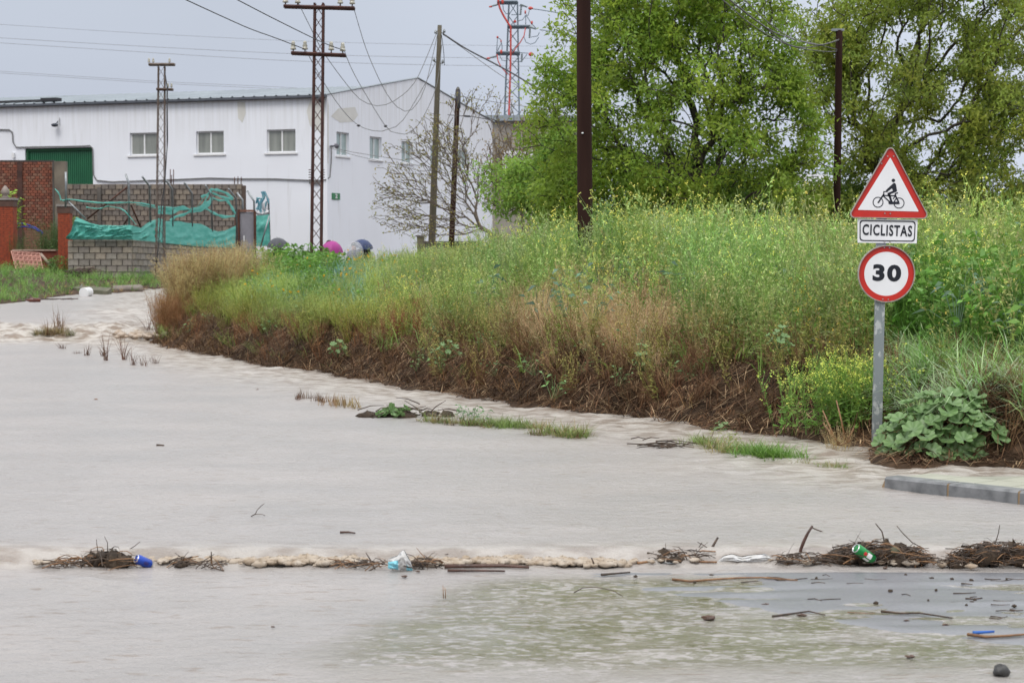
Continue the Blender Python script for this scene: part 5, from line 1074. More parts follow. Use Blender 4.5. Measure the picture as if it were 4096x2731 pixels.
grow('understory_tree', 'thicket at the right edge under the olive tree', (3900, 1010), (3850, 880), [(3800, 850, 260, 90), (4120, 840, 200, 110)], 360, 48.5, .06, 32, (.15, .22, .04), .11, MBARK, spread=.18, seed=9, cat='thicket')
grow('bushy_tree', 'light green low tree reaching left across the bare branches', (2200, 1000), (2180, 860), [(2120, 760, 190, 130), (2010, 700, 120, 70), (2250, 640, 120, 120)], 300, 46, .05, 34, (.25, .38, .08), .105, MBARK, spread=.15, seed=10)
MBR2 = mat('pale_brown_bark', (.10, .075, .06), (.15, .12, .095), .85, 10)
grow('bare_tree', 'nearly leafless tree with thin spreading branches before the white gable', (1985, 1010), (1960, 930), [(1700, 720, 230, 230), (1580, 800, 120, 130), (1850, 560, 180, 200), (1700, 890, 190, 90), (1960, 470, 130, 140), (1760, 560, 160, 110)], 900, 57, .06, 3, (.24, .22, .07), .08, MBR2, spread=.06, seed=12, gap=.2, twig=.006, depth=.6, pw=.85)
grow('bare_tree', 'brown twiggy tree with sparse buds right of the black capped pole', (2110, 1010), (2090, 860), [(2080, 640, 140, 220), (2180, 560, 110, 160), (1990, 700, 100, 160)], 700, 62, .06, 4, (.24, .17, .075), .08, MBR2, spread=.10, seed=13, gap=.3, twig=.008, depth=.7, pw=.85)

# ------------------------------------------------------------------ road sign
SY = 17.42; SB = P(3506, 1800, SY)
sg = thing('road_sign', (SB.x, SY, SB.z), 'warning triangle with cyclist, CICLISTAS plate and 30 speed disc on one galvanised post', 'road sign', rot=(0, R(-.75)+.0, 0))
sg.rotation_euler = (0, R(.75), 0)
k = SY/F
MSGR = mat('sign_red', (.52, .022, .012), (.47, .02, .012), .35, 5, spec=.5); MSGW = mat('sign_white', (.80, .80, .83), (.73, .73, .75), .3, 4); MSGB = mat('sign_black', (.006, .008, .016), rough=.35); MGRY = mat('sign_back_grey', (.36, .33, .29), (.25, .22, .20), .5, 30)
def lp(px, py): q = P(px, py, SY); return (q.x-SB.x, q.z-SB.z)
# undo the lean of the post for local coordinates
def loc(px, py):
    x, z = lp(px, py); a = R(.75); return (x*math.cos(a)-z*math.sin(a), x*math.sin(a)+z*math.cos(a))
H_ = loc(3546, 672)[1]
def post_material():
    m = mat('mottled_galvanised_post', (.24, .27, .28), (.46, .48, .48), .5, 24, .1, 60, metal=.25, detail=3, lo=.55, hi=.62, stretch=(1, 1, .6)); return m
b = B(); b.box((-.042, -.02, -.35), (.042, .02, H_)); b.build('post', post_material(), sg)
def rounded(poly, r, n=6):
    out = []; m = len(poly)
    for i in range(m):
        p, a, c = [np.array(poly[(i+j) % m], float) for j in (0, -1, 1)]; u = (a-p)/np.linalg.norm(a-p); v = (c-p)/np.linalg.norm(c-p); half = math.acos(np.clip(u@v, -1, 1))/2; t = r/math.tan(half); cen = p+(u+v)/np.linalg.norm(u+v)*r/math.sin(half)
        s, e_ = p+u*t, p+v*t; a0 = math.atan2(*(s-cen)[::-1]); a1 = math.atan2(*(e_-cen)[::-1]); da = (a1-a0+math.pi) % (2*math.pi)-math.pi
        for k_ in range(n+1): a_ = a0+da*k_/n; out.append((cen[0]+r*math.cos(a_), cen[1]+r*math.sin(a_)))
    return out
def loopring(b, outer, inner, y0, y1, mi=0):
    n = len(outer); V = [(x, y0, z) for x, z in outer]+[(x, y0, z) for x, z in inner]+[(x, y1, z) for x, z in outer]+[(x, y1, z) for x, z in inner]; Fc = []
    for i in range(n): j = (i+1) % n; Fc += [(i, j, n+j, n+i), (2*n+j, 2*n+i, 3*n+i, 3*n+j), (i, 2*n+i, 2*n+j, j), (n+j, 3*n+j, 3*n+i, n+i)]
    b.add(V, Fc, mi)
def shrink(poly, f, c): return [(c[0]+(x-c[0])*f, c[1]+(z-c[1])*f) for x, z in poly]
# triangle
tri = [loc(3386, 872), loc(3716, 876), loc(3559, 574)]; C3 = (sum(p[0] for p in tri)/3, sum(p[1] for p in tri)/3)
tb = rounded(tri, .035); tf = rounded(shrink(tri, .965, C3), .03)
inn = [loc(3428, 840), loc(3672, 847), loc(3558, 631)]
b = B(); loopring(b, tb, tf, -.052, -.022); b.prism(tf, -.030, -.024); tp = b.build('triangle_plate', MGRY, sg)
b = B(); b.prism(tf, -.0345, -.0305); b.build('red_border', MSGR, tp)
b = B(); b.prism(rounded(inn, .004, 2), -.0375, -.035); b.build('white_field', MSGW, tp)
# cyclist pictogram traced from its own parts
def u2(x, y): return loc(3440+x*260/2265, 680+y*180/1568)
b = B(); ppy = 260/2265*k
def ring2(cx, cy, r, w): c = u2(cx, cy); b.ring(c[0], c[1], (r-w/2)*ppy, (r+w/2)*ppy, -.0395, -.038, 40)
ring2(600, 1130, 172, 30); ring2(1330, 1158, 175, 30)
def poly2(pts): b.prism([u2(*p) for p in pts], -.0396, -.038)
def stroke(p, q, w):
    p, q = np.array(p, float), np.array(q, float); d = (q-p)/np.linalg.norm(q-p); n_ = np.array([-d[1], d[0]])*w/2; poly2([tuple(p+n_), tuple(q+n_), tuple(q-n_), tuple(p-n_)])
def disc2(x, y, r): c = u2(x, y); b.prism([(c[0]+r*ppy*math.cos(t*math.pi/14), c[1]+r*ppy*math.sin(t*math.pi/14)) for t in range(28)], -.0397, -.038)
disc2(1135, 374, 60)
poly2([(1130, 470), (1165, 455), (1200, 475), (1228, 530), (1262, 740), (1240, 765), (1030, 850), (935, 830), (960, 800), (1120, 730), (1085, 645), (950, 745), (925, 775), (880, 770), (865, 745), (885, 700)])
poly2([(930, 880), (930, 830), (945, 800), (1030, 850), (1040, 900), (1105, 1120), (1030, 1120), (975, 940)])
stroke((925, 760), (800, 762), 34); stroke((797, 765), (805, 880), 34); disc2(800, 765, 20); stroke((800, 850), (610, 1140), 52); disc2(610, 1135, 28)
stroke((770, 895), (1200, 905), 42); stroke((790, 920), (1010, 1120), 42); poly2([(960, 1110), (1290, 1110), (1362, 1160), (1340, 1195), (1000, 1203), (965, 1175)])
stroke((1180, 905), (1225, 820), 46); poly2([(1175, 822), (1275, 783), (1292, 790), (1285, 830), (1240, 835)]); stroke((1200, 890), (1320, 1130), 52); stroke((1230, 1000), (1160, 1120), 32); stroke((1190, 930), (1120, 1020), 34)
b.build('cyclist_pictogram', MSGB, tp)
# plate CICLISTAS
pl4 = [loc(3428, 875), loc(3668, 879), loc(3664, 974), loc(3428, 971)]
b = B(); b.prism(pl4, -.030, -.024); pp = b.build('text_plate', MSGW, sg)
cp = (sum(p[0] for p in pl4)/4, sum(p[1] for p in pl4)/4); w_, h_ = 240*k, 95*k
def rr_(f, g, r): q = [loc(3436, 881), loc(3660, 885), loc(3656, 967), loc(3436, 964)]; c = (sum(p[0] for p in q)/4, sum(p[1] for p in q)/4); return rounded([(c[0]+(x-c[0])*f, c[1]+(z-c[1])*g) for x, z in q], r)
b = B(); loopring(b, rr_(1, 1, .028), rr_(.965, .90, .026), -.0325, -.0305); b.build('black_outline', MSGB, pp)
tx = loc(3546, 924)
t_ = text_mesh('CICLISTAS', .128, 'lettering', MSGB, pp, (tx[0], -.033, tx[1]), (R(90), R(1.2), 0), off=.0030, ext=.001, sp=1.16, sx=.65)
# disc 30
dc = loc(3542, 1095); rO = 114*k
b = B(); b.ring(dc[0], dc[1], rO*.965, rO, -.055, -.022, 64)
b.prism([(dc[0]+rO*.97*math.cos(t*math.pi/32), dc[1]+rO*.97*math.sin(t*math.pi/32)) for t in range(64)], -.030, -.024); dp_ = b.build('disc_plate', MGRY, sg)
b = B(); b.ring(dc[0], dc[1], rO*.77, rO*.962, -.0345, -.0305, 64); b.build('red_ring', MSGR, dp_)
b = B(); b.prism([(dc[0]+rO*.772*math.cos(t*math.pi/32), dc[1]+rO*.772*math.sin(t*math.pi/32)) for t in range(64)], -.0335, -.0305); b.build('white_field', MSGW, dp_)
text_mesh('30', .186, 'numerals', MSGB, dp_, (dc[0]+.002, -.0345, dc[1]+.0), (R(90), R(1.2), 0), off=.0085, ext=.001, sp=1.16, sx=1.24)
MBOLT = mat('steel_bolt', (.45, .42, .40), rough=.35, metal=.6)
for (px, py) in [(3547, 626), (3571, 626), (3536, 854), (3558, 855), (3538, 882), (3560, 883), (3535, 967), (3557, 968), (3534, 990), (3555, 991), (3528, 1196), (3550, 1197), (3523, 655)]:
    x, z = loc(px, py); b = B(); b.ring(x, z, .0001, .006, -.042, -.034, 10); b.build('bolt', MBOLT, sg)

# ------------------------------------------------------------------ kerb and pavement corner
zk = .092
K0 = G(3545, 1905, zk); K1 = G(4096, 1963, zk); kd = (K1-K0); kd.z = 0; kd.normalize(); kn = Vector((kd.y, -kd.x, 0))
if kn.y > 0: kn = -kn
kb = thing('kerb', (0, 0, 0), 'grey granite kerb at the corner of the flooded pavement, right edge', 'kerb')
MK = mat('granite_kerb', (.21, .215, .22), (.11, .115, .12), .4, 9, .4, 150, detail=10); MKM = mat('tan_mortar', (.30, .21, .12), rough=.8)
s = 0; i = 0
while s < 6:
    L = .57 if i else .545; b = B(); a, c = K0+kd*s, K0+kd*(s+L); inn_ = -kn*.13; e_ = kn*.012
    v = [a+e_*0, c+e_*0, c+inn_, a+inn_]; z0 = Vector((0, 0, -.35)); low_ = [a+kn*.02, c+kn*.02, c+inn_, a+inn_]; bev = [a+kn*.018-Vector((0, 0, .015)), c+kn*.018-Vector((0, 0, .015))]
    V = v+[q+z0 for q in low_]+bev; b.add(V, [(0, 3, 2, 1)[::-1], (8, 9, 5, 4)[::-1], (0, 1, 9, 8)[::-1], (1, 2, 6, 5), (3, 0, 4, 7), (0, 8, 4), (9, 1, 5)])
    b.build('kerb_stone', MK, kb); b = B(); a2 = c; c2 = c+kd*.018
    V = [a2+kn*.012+Vector((0, 0, -.006)), c2+kn*.012+Vector((0, 0, -.006)), c2+inn_+Vector((0, 0, -.006)), a2+inn_+Vector((0, 0, -.006))]; V += [q+z0 for q in V]; b.add(V, [(0, 1, 2, 3), (0, 1, 5, 4)]); b.build('mortar_joint', MKM, kb); s += L+.018; i += 1
b = B(); a = K0; ed = -kd*.05
V = [a, a-kn*.13, a-kn*.13+ed-Vector((0, 0, .10)), a+ed*1.0-Vector((0, 0, .10)), a+kn*.018-Vector((0, 0, .35))]; b.add(V, [(0, 1, 2, 3), (0, 3, 4)]); b.build('end_mortar', MKM, kb)
pav = B(); A = K0-kn*.131; far = [A, Vector((4.2, A.y+.06, zk)), Vector((9, A.y+.0, zk)), Vector((14, 9, zk)), A+kd*8]
pav.add([Vector((q.x, q.y, zk-.012)) for q in far], [(0, 1, 2, 3, 4)][0:1]); po = pav.build('pavement', mat('wet_pavement', (.34, .34, .28), (.28, .28, .22), .35, 6, .08, 60), kind='structure')
MTILE = mat('wet_paving_tile', (.44, .44, .36), (.37, .37, .30), .35, 5, .08, 60)
for i in range(12):
    for j in range(4):
        a = A+kd*(.06+i*.3)-kn*(.02+j*.3)
        if j*.3 > (i)*.3*.55: continue
        b = B(); c = a+kd*.29; d = c-kn*.29; e_ = a-kn*.29; b.add([(q.x, q.y, zk-.004) for q in (a, c, d, e_)]+[(q.x, q.y, zk-.011) for q in (a, c, d, e_)], [(0, 3, 2, 1), (0, 1, 5, 4), (1, 2, 6, 5), (2, 3, 7, 6), (3, 0, 4, 7)]); b.build('tile', MTILE, po)

# ------------------------------------------------------------------ flood debris
DZ = -.065
def D(px, py, z=DZ): return G(px, py, z)
MFOAM = mat('muddy_foam', (.46, .40, .33), (.34, .265, .19), .55, 14, .5, 60, spec=.3)
MWAVE = mat('muddy_wave', (.47, .40, .33), (.38, .29, .21), .35, 9, .5, 50)
def foamline(pts, n, r0, r1, z, spread, label=None, m=MFOAM, flat=.62, seed=0, zj=.4):
    b = B(); rr = random.Random(seed); pts = np.array(pts, float); L = np.r_[0, np.cumsum(np.hypot(*np.diff(pts, axis=0).T))]
    for k_ in range(n):
        s_ = rr.uniform(0, L[-1]); px, py = np.interp(s_, L, pts[:, 0]), np.interp(s_, L, pts[:, 1]); q = G(px, py, z); r = r0+(r1-r0)*rr.random()**2.2; b.blob((q.x+rr.gauss(0, spread), q.y+rr.gauss(0, spread), z+r*flat*rr.uniform(-.3, zj)), (r*rr.uniform(1, 1.7), r, r*flat), 8, 6, .3, seed=seed+k_)
    return tag(b.build('muddy_foam', m), kind='stuff')
foamline([(610, 2240), (900, 2236), (1300, 2246), (1400, 2240)], 460, .006, .034, -.055, .045, seed=1)
foamline([(1600, 2248), (2000, 2242), (2150, 2245), (2500, 2252)], 440, .006, .034, -.055, .045, seed=300)
foamline([(1050, 2240), (1330, 2238)], 40, .02, .042, -.05, .03, seed=600)
foamline([(1900, 2240), (2110, 2238)], 40, .02, .042, -.05, .03, seed=700)
foamline([(2500, 2246), (2900, 2225), (3300, 2240), (3700, 2250), (4090, 2250)], 120, .008, .026, -.05, .05, seed=900)
foamline([(140, 2245), (220, 2252)], 24, .01, .026, -.05, .02, seed=950)
foamline([(2040, 1640), (2190, 1640), (2240, 1650)], 14, .01, .032, .0, .07, m=MWAVE, flat=.45, seed=1000, zj=.1)
foamline([(300, 1330), (420, 1318), (560, 1340), (600, 1345)], 150, .03, .10, .13, .30, m=MWAVE, flat=.75, seed=1100)
foamline([(320, 1352), (450, 1358), (600, 1365)], 90, .02, .07, .02, .20, m=MFOAM, flat=.5, seed=1200)
MPEAT = mat('clotted_roots', (.030, .020, .013), (.075, .05, .03), .8, 18, 1.0, 70)
def heap(name, label, px0, px1, pyb, hpx, twigs, extra, seed, Yoff=0, body=True):
    rr = random.Random(seed); a, c = D(px0, pyb), D(px1, pyb); o = (a+c)/2; L = (c.x-a.x); Hh = hpx*o.y/F
    t = thing(name, (o.x, o.y+Yoff, DZ), label, 'debris')
    if body:
        b = B(); nb = int(26*L/.5)
        for k_ in range(nb):
            u = rr.uniform(-.5, .5); e_ = (1-(2*u)**2)**.5; b.blob((u*L*.92, rr.gauss(0, .04), rr.uniform(0, .55)*Hh*e_), (rr.uniform(.03, .07), rr.uniform(.02, .05), rr.uniform(.018, .5*Hh*e_+.02)), 8, 6, .5, seed=seed*50+k_)
        b.build('root_clot', MPEAT, t)
    def tw_():
        u = rr.uniform(-.5, .5); e_ = (1-(2*u)**2)**.5; z = rr.uniform(.05, 1.0)*Hh*e_; ln = rr.uniform(.05, .20); an = rr.gauss(0, .32)+(0 if rr.random() < .85 else 1.0)
        d = Vector((math.cos(an)*(1 if rr.random() < .5 else -1), rr.gauss(0, .5), math.sin(an)*.6)).normalized()*ln; m_ = Vector((u*L, rr.gauss(0, .05)-.02, z)); k1 = Vector((rr.gauss(0, .01), rr.gauss(0, .01), rr.uniform(.0, .025))); return [m_-d*.5, m_-d*.15+k1, m_+d*.2+k1, m_+d*.5], rr.uniform(.0012, .0042)
    for k_ in range(twigs):
        pts, r = tw_(); b = B(); b.tube(pts, [r*1.5, r*1.4, r*1.1, r*.6], 5); b.build('twig', MTWIG if rr.random() < .8 else MSTRAW, t)
    b = B()
    for k_ in range(extra): pts, r = tw_(); b.tube(pts, [r, r*.9, r*.7, r*.4], 4, mi=0 if rr.random() < .75 else 1, cap=False)
    tag(b.build('tangled_stalks', [MTWIG, MSTRAW], t), kind='stuff')
    return t
heap('debris_heap', 'dark mound of roots and twigs holding the green can', 3300, 3710, 2252, 78, 46, 420, 5)
heap('debris_heap', 'dark root heap running out at the right edge of the picture', 3800, 4200, 2258, 85, 40, 420, 6)
heap('debris_heap', 'blackish root clump left of the blue can', 330, 520, 2264, 72, 10, 60, 7)
heap('debris_heap', 'wispy twigs trailing left from the black root clump', 215, 340, 2262, 28, 10, 30, 8, body=False)
heap('debris_heap', 'thin scatter of litter and stalks between the blue white bag and the plank', 1350, 1560, 2262, 18, 8, 40, 9, body=False)
heap('debris_heap', 'small brown litter right of the blue white bag', 1650, 1760, 2262, 26, 8, 40, 10, body=False)
heap('debris_heap', 'dark litter above the orange stick', 2580, 2830, 2240, 34, 12, 70, 11)
heap('debris_heap', 'stringy litter between the white bag and the green can heap', 3080, 3320, 2248, 26, 12, 60, 12, body=False)
heap('debris_heap', 'tiny dark knot of stalks in the foam right of the blue can', 720, 760, 2262, 26, 5, 20, 13)
heap('debris_heap', 'small stick cluster with an upright stub in the foam', 790, 890, 2266, 16, 5, 16, 14, body=False)
MBR = mat('brown_wet_wood', (.10, .045, .03), (.05, .025, .018), .35, 12, .4, 60)
def stick(pts, rad, label, m=MBR, name='stick', cat='stick', z0=None, n=6, group=None):
    z = DZ if z0 is None else z0; base = D(pts[0][0], max(p[1] for p in pts), z); Yd = base.y
    b = B(); P_s = [P(p[0], p[1], Yd) for p in pts]; rads = rad if isinstance(rad, list) else [rad*(1-.45*i/(len(pts)-1)) for i in range(len(pts))]; o = P_s[0]; b.tube([q-o for q in P_s], rads, n); return b.build(name, m, label=label, cat=cat, loc=o, group=group)
def flat(pts, rad, label, m=MBR, name='stick', cat='stick', z=DZ, group=None):
    Q_ = [D(*p, z) for p in pts]; o = Q_[0]; b = B(); b.tube([q-o+Vector((0, 0, rad*.8)) for q in Q_], [rad*(1-.4*i/(len(pts)-1)) for i in range(len(pts))], 6); return b.build(name, m, label=label, cat=cat, loc=o, group=group)
flat([(1778, 2272), (1900, 2270), (2000, 2269), (2055, 2272), (2115, 2276)], .014, 'long reddish brown stick lying on the foam line in the middle')
flat([(1790, 2286), (1900, 2286), (2020, 2288)], .009, 'flat splintered slat just under the long brown stick')
flat([(2550, 2256), (2600, 2250), (2680, 2245), (2800, 2250), (2868, 2252)], .009, 'curved orange tan stick along the foam line', MSTRAW)
flat([(2690, 2320), (2760, 2328), (2860, 2320), (2960, 2314), (3050, 2313), (3190, 2324)], .0075, 'long wavy pale stick on the wet asphalt', MSTRAW)
flat([(2900, 2246), (3000, 2246), (3100, 2250), (3200, 2254), (3330, 2258)], .006, 'long black stalk lying in front of the white bag', MTWIG)
flat([(2405, 2302), (2450, 2298), (2520, 2292)], .008, 'short dark stick on the wet edge in the middle', MTWIG)
flat([(3090, 2467), (3180, 2455), (3235, 2447), (3300, 2462)], .006, 'thin curved stalk near the lower edge of the asphalt', MTWIG)
flat([(3525, 2448), (3600, 2456), (3680, 2455), (3810, 2475)], .007, 'dark branched stick on the right asphalt', MTWIG)
flat([(3870, 2542), (3950, 2552), (4020, 2548), (4096, 2542)], .009, 'knobbly tan stick at the lower right edge', MSTRAW)
flat([(3390, 2450), (3440, 2452), (3500, 2453)], .003, 'thin straw just left of the dark branched stick', MSTRAW)
stick([(3196, 2240), (3203, 2196), (3215, 2165), (3232, 2130), (3250, 2102)], [.012, .010, .010, .008, .007], 'upright broken branch left of the green can heap', MBR)
stick([(3248, 2110), (3300, 2130), (3350, 2150), (3400, 2172)], .0045, 'thin arching twig from the broken branch to the heap', MTWIG)
stick([(3536, 2230), (3538, 2182), (3534, 2150), (3528, 2125), (3512, 2105), (3502, 2092)], .005, 'forked dark twig rising behind the green can', MTWIG)
stick([(3730, 2235), (3700, 2195), (3650, 2170), (3610, 2130), (3587, 2102)], .004, 'thin brown twig leaning from the right of the can heap', MTWIG)
stick([(3975, 2240), (3982, 2170), (3994, 2130), (3999, 2098)], .004, 'thin upright twig over the right edge heap', MTWIG)
stick([(2822, 2232), (2845, 2195), (2872, 2148)], [.012, .009, .006], 'dark pointed stick standing in the foam beside the white bag', MTWIG)
stick([(2830, 2235), (2825, 2186), (2808, 2176), (2790, 2167)], .004, 'small slanting twig left of the pointed stick', MTWIG)
stick([(1515, 2233), (1550, 2218), (1583, 2207)], .005, 'thin twig slanting up to the blue white bag', MTWIG)
stick([(1728, 2242), (1760, 2222), (1793, 2214)], .004, 'thin twig slanting up right of the blue white bag', MTWIG)
stick([(2038, 2232), (2050, 2222), (2060, 2217)], .006, 'short dark stub above the brown stick', MTWIG)
stick([(2378, 2266), (2372, 2245), (2366, 2230)], .006, 'small dark upright stub in the middle of the foam line', MTWIG)
stick([(846, 2262), (846, 2235), (845, 2205)], .006, 'upright stub standing in the foam at the left', MTWIG)
stick([(392, 2240), (390, 2192), (387, 2175), (386, 2156)], .003, 'thin stalk over the black root clump', MTWIG)
stick([(490, 2235), (514, 2198), (540, 2182), (560, 2165)], .003, 'thin twig pointing up right from the black root clump', MTWIG)
stick([(1004, 2064), (1022, 2054), (1028, 2040), (1045, 2022), (1058, 2012)], .003, 'bent wiry twig floating alone in the open flood', MTWIG, z0=0)
stick([(1004, 2064), (1022, 2056), (1050, 2056), (1060, 2062)], .003, 'low wiry stem at the foot of the bent twig', MTWIG, z0=0)
flat([(1360, 2132), (1395, 2131), (1420, 2135)], .008, 'small brown bark scrap adrift left of centre', z=0)
flat([(626, 1783), (640, 1783), (656, 1784)], .010, 'tiny dark stalk afloat in the left flood', MTWIG, z=0)
stick([(1774, 2392), (1773, 2370), (1772, 2340)], .0028, 'left one of a pair of thin reeds in the foreground', MSTRAW); stick([(1782, 2392), (1782, 2366), (1779, 2348)], .0028, 'right one of a pair of thin reeds in the foreground', MSTRAW)
stick([(2295, 2370), (2330, 2350), (2380, 2346), (2450, 2360), (2492, 2384)], .003, 'low arching bramble stem over the shallow water', MTWIG)
rr = random.Random(4)
for i in range(34):
    px, py = rr.uniform(2900, 4080), rr.uniform(2300, 2480); 
    if py > 2330+(px-2500)*.10: continue
    L = rr.uniform(25, 90); flat([(px, py), (px+L*.5, py+rr.uniform(-5, 5)), (px+L, py+rr.uniform(-6, 8))], rr.uniform(.0025, .005), 'small dark wet twig strewn over the right hand asphalt', MTWIG, 'twig', 'twig', group='twigs strewn on the wet asphalt')
for i in range(26):
    px, py = rr.uniform(2500, 4080), rr.uniform(2300, 2500)
    if py > 2330+(px-2500)*.10: continue
    q = D(px, py); b = B(); b.blob((0, 0, 0), (rr.uniform(.006, .016), .008, rr.uniform(.004, .010)), 7, 5, .4, seed=i); b.build('pebble', MPEAT, label='dark crumb of earth lying on the wet asphalt', cat='pebble', group='crumbs of earth on the asphalt', loc=q+Vector((0, 0, .004)))
q = D(4004, 2700); b = B(); b.blob((0, 0, 0), (.036, .034, .028), 16, 12, .18, seed=2); b.build('dark_stone', mat('black_wet_stone', (.022, .022, .022), (.05, .05, .048), .35, 14, .8, 40), label='rounded black stone at the bottom right corner', cat='stone', loc=q+Vector((0, 0, .02)))
for px, py, s_, lab in ((3208, 2462, .022, 'brown clod on the asphalt with a twig through it'), (3782, 2500, .016, 'round brown clod low on the right asphalt'), (3063, 2418, .016, 'small brown clod in mid asphalt'), (3625, 2482, .012, 'reddish pebble on the right asphalt'), (1618, 2306, .016, 'dark floating pebble under the blue white bag'), (1673, 2286, .012, 'small reddish chip right of the blue white bag'), (1092, 2507, .010, 'tiny dark speck adrift in the left foreground'), (2835, 2475, .035, 'brown leaf raft in the shallow green water'), (3640, 2628, .02, 'dull brown lump in the foreground shallows'), (3540, 2272, .014, 'orange brown leaf below the green can'), (384, 1598, .02, 'single yellow green leaf afloat in the left flood')):
    z_ = 0 if py < 2000 else DZ; q = G(px, py, z_); b = B(); s_ *= .62; b.blob((0, 0, 0), (s_*1.6, s_, s_*.5), 12, 9, .5, seed=px); b.build('clod', mat('brown_clod', (.12, .06, .035), (.06, .035, .025), .5, 20, .5, 60) if px != 384 else MSTRAW, label=lab, cat='clod', loc=q+Vector((0, 0, s_*.3)))
# cans
def can(name, label, lid, foot, rpx, m, deco=None):
    Yd = 11.30; a, c = P(*lid, Yd-.02), P(*foot, Yd+.03); ax = (c-a); L = ax.length; s_ = rpx*Yd/F
    t = thing(name, a, label, 'can'); q = ax.to_track_quat('Z', 'Y').to_matrix().to_4x4(); t.matrix_world = Matrix.Translation(a) @ q
    b = B(); b.lathe([(s_*.80, 0.0), (s_, .010), (s_, L*.92), (s_*.78, L)], 28); b.build('can_body', m, t)
    b = B(); b.lathe([(s_*.70, .004), (s_*.76, -.003), (s_*.84, -.004), (s_*.84, .006)], 28); b.lathe([(s_*.02, .001), (s_*.70, .003)], 28); b.build('lid', mat('can_aluminium', (.72, .73, .75), (.6, .6, .62), .25, 6, metal=.6), t)
    b = B(); b.lathe([(s_*.79, L-.002), (s_*.80, L+.003), (s_*.7, L+.006)], 28); b.build('base_rim', MSTEEL, t)
    return t, L, s_
MCG = mat('green_can_paint', (.012, .25, .06), (.008, .17, .035), .22, 4, metal=.25); MCB = mat('blue_can_paint', (.02, .07, .42), (.012, .04, .26), .25, 4, metal=.25)
gc, L, s_ = can('drink_can', 'green soft drink can with a red spot lying in the dark heap', (3424, 2192), (3492, 2238), 22, MCG)
def decal(t, L, s_, th0, th1, z0, z1, m, nm, rnd=False):
    b = B(); n = 10; V = []; inv = t.matrix_world.to_3x3().inverted(); cam_d = inv @ Vector((0, -1, .25)); base = math.atan2(cam_d.y, cam_d.x)
    for j in range(n+1):
        for i in range(n+1):
            u, v = i/n, j/n
            if rnd: ang = 2*math.pi*u; uu, vv = .5+.5*v*math.cos(ang), .5+.5*v*math.sin(ang)
            else: uu, vv = u, v
            th = base+th0+(th1-th0)*uu; V.append((s_*1.006*math.cos(th), s_*1.006*math.sin(th), L*(z0+(z1-z0)*vv)))
    b.add(V, [(j*(n+1)+i, j*(n+1)+i+1, (j+1)*(n+1)+i+1, (j+1)*(n+1)+i) for j in range(n) for i in range(n)], 0, True); b.build(nm, m, t)
MCR = mat('can_red', (.6, .03, .03), rough=.3)
decal(gc, L, s_, -.35, .45, .30, .48, MCR, 'red_spot', True); decal(gc, L, s_, -.5, .5, .50, .74, MALU, 'white_lettering_patch'); decal(gc, L, s_, .75, 1.3, .45, .75, MALU, 'white_side_patch')
bc, L, s_ = can('drink_can', 'blue drink can with a shiny lid showing, left foam line', (545, 2233), (602, 2258), 20, MCB); decal(bc, L, s_, -.3, .5, .4, .75, mat('can_dark_blue', (.02, .02, .16), rough=.3), 'dark_patch', True)
# bags and scraps
def crumple(name, label, outline, Yd, m, th=.03, cat='bag', seed=0, mats=None, split=None):
    rr_2 = np.random.default_rng(seed); n = 22; rows = 14; top = np.array(outline[0], float); bot = np.array(outline[1], float); x = np.linspace(top[0, 0], top[-1, 0], n); b = B()
    for side in (-1, 1):
        V = []
        for j in range(rows+1):
            v = j/rows
            for i in range(n):
                ty, by = np.interp(x[i], top[:, 0], top[:, 1]), np.interp(x[i], bot[:, 0], bot[:, 1]); p = P(x[i], ty*(1-v)+by*v, Yd); e_ = math.sin(math.pi*i/(n-1))**.5*math.sin(math.pi*(.08+.84*v))**.6
                V.append(p+Vector((0, side*th*e_*(1+.8*float(fbm(i*.45+seed, j*.5, seed))), 0)))
        k0 = len(b.v); Fc = [(j*n+i, j*n+i+1, (j+1)*n+i+1, (j+1)*n+i) for j in range(rows) for i in range(n-1)]
        for f in Fc:
            pass
        b.v += [tuple(q) for q in V]
        for j in range(rows):
            for i in range(n-1):
                b.f.append(tuple(k0+w for w in (j*n+i, j*n+i+1, (j+1)*n+i+1, (j+1)*n+i))); mi = 0
                if split is not None: mi = split(i/(n-1), j/rows)
                b.m.append(mi); b.sm.append(True)
    return b.build(name, mats or m, label=label, cat=cat)
MBAGW = mat('white_plastic_bag', (.58, .58, .58), (.46, .45, .43), .3, 30, .4, 60, trans=0); MBAGB = mat('sky_blue_print', (.13, .50, .62), (.25, .6, .7), .3, 10)
yb = D(2980, 2248).y
crumple('plastic_bag', 'flattened white plastic bag on the foam line', ([(2872, 2242), (2895, 2222), (2930, 2214), (2965, 2226), (3000, 2219), (3060, 2214), (3092, 2230)], [(2872, 2248), (3000, 2249), (3092, 2246)]), yb, MBAGW, .04, seed=3)
crumple('plastic_bag', 'small peaked bag with sky blue and white patches in the foam', ([(1552, 2236), (1570, 2228), (1590, 2222), (1605, 2203), (1616, 2197), (1628, 2222), (1640, 2240), (1650, 2268)], [(1552, 2272), (1600, 2276), (1650, 2280)]), D(1600, 2276).y, None, .04, seed=4,
        mats=[MBAGW, MBAGB], split=lambda u, v: 1 if (u < .42 and v > .25) or (u > .72 and v > .5) else 0)
crumple('plastic_scrap', 'light blue plastic scrap left of the blue can', ([(470, 2246), (500, 2244)], [(474, 2262), (498, 2262)]), D(485, 2262).y, mat('cyan_scrap', (.10, .42, .52)), .01, seed=5, cat='scrap')
flat([(3893, 2536), (3930, 2534), (3976, 2531)], .010, 'flat bright blue strip of plastic above the tan stick, lower right', mat('blue_strip', (.02, .10, .45), (.05, .2, .5)), 'plastic_strip', 'plastic strip')
flat([(2650, 2252), (2680, 2253), (2703, 2253)], .004, 'thin grey reed under the orange stick', MSTEEL, 'reed', 'reed')
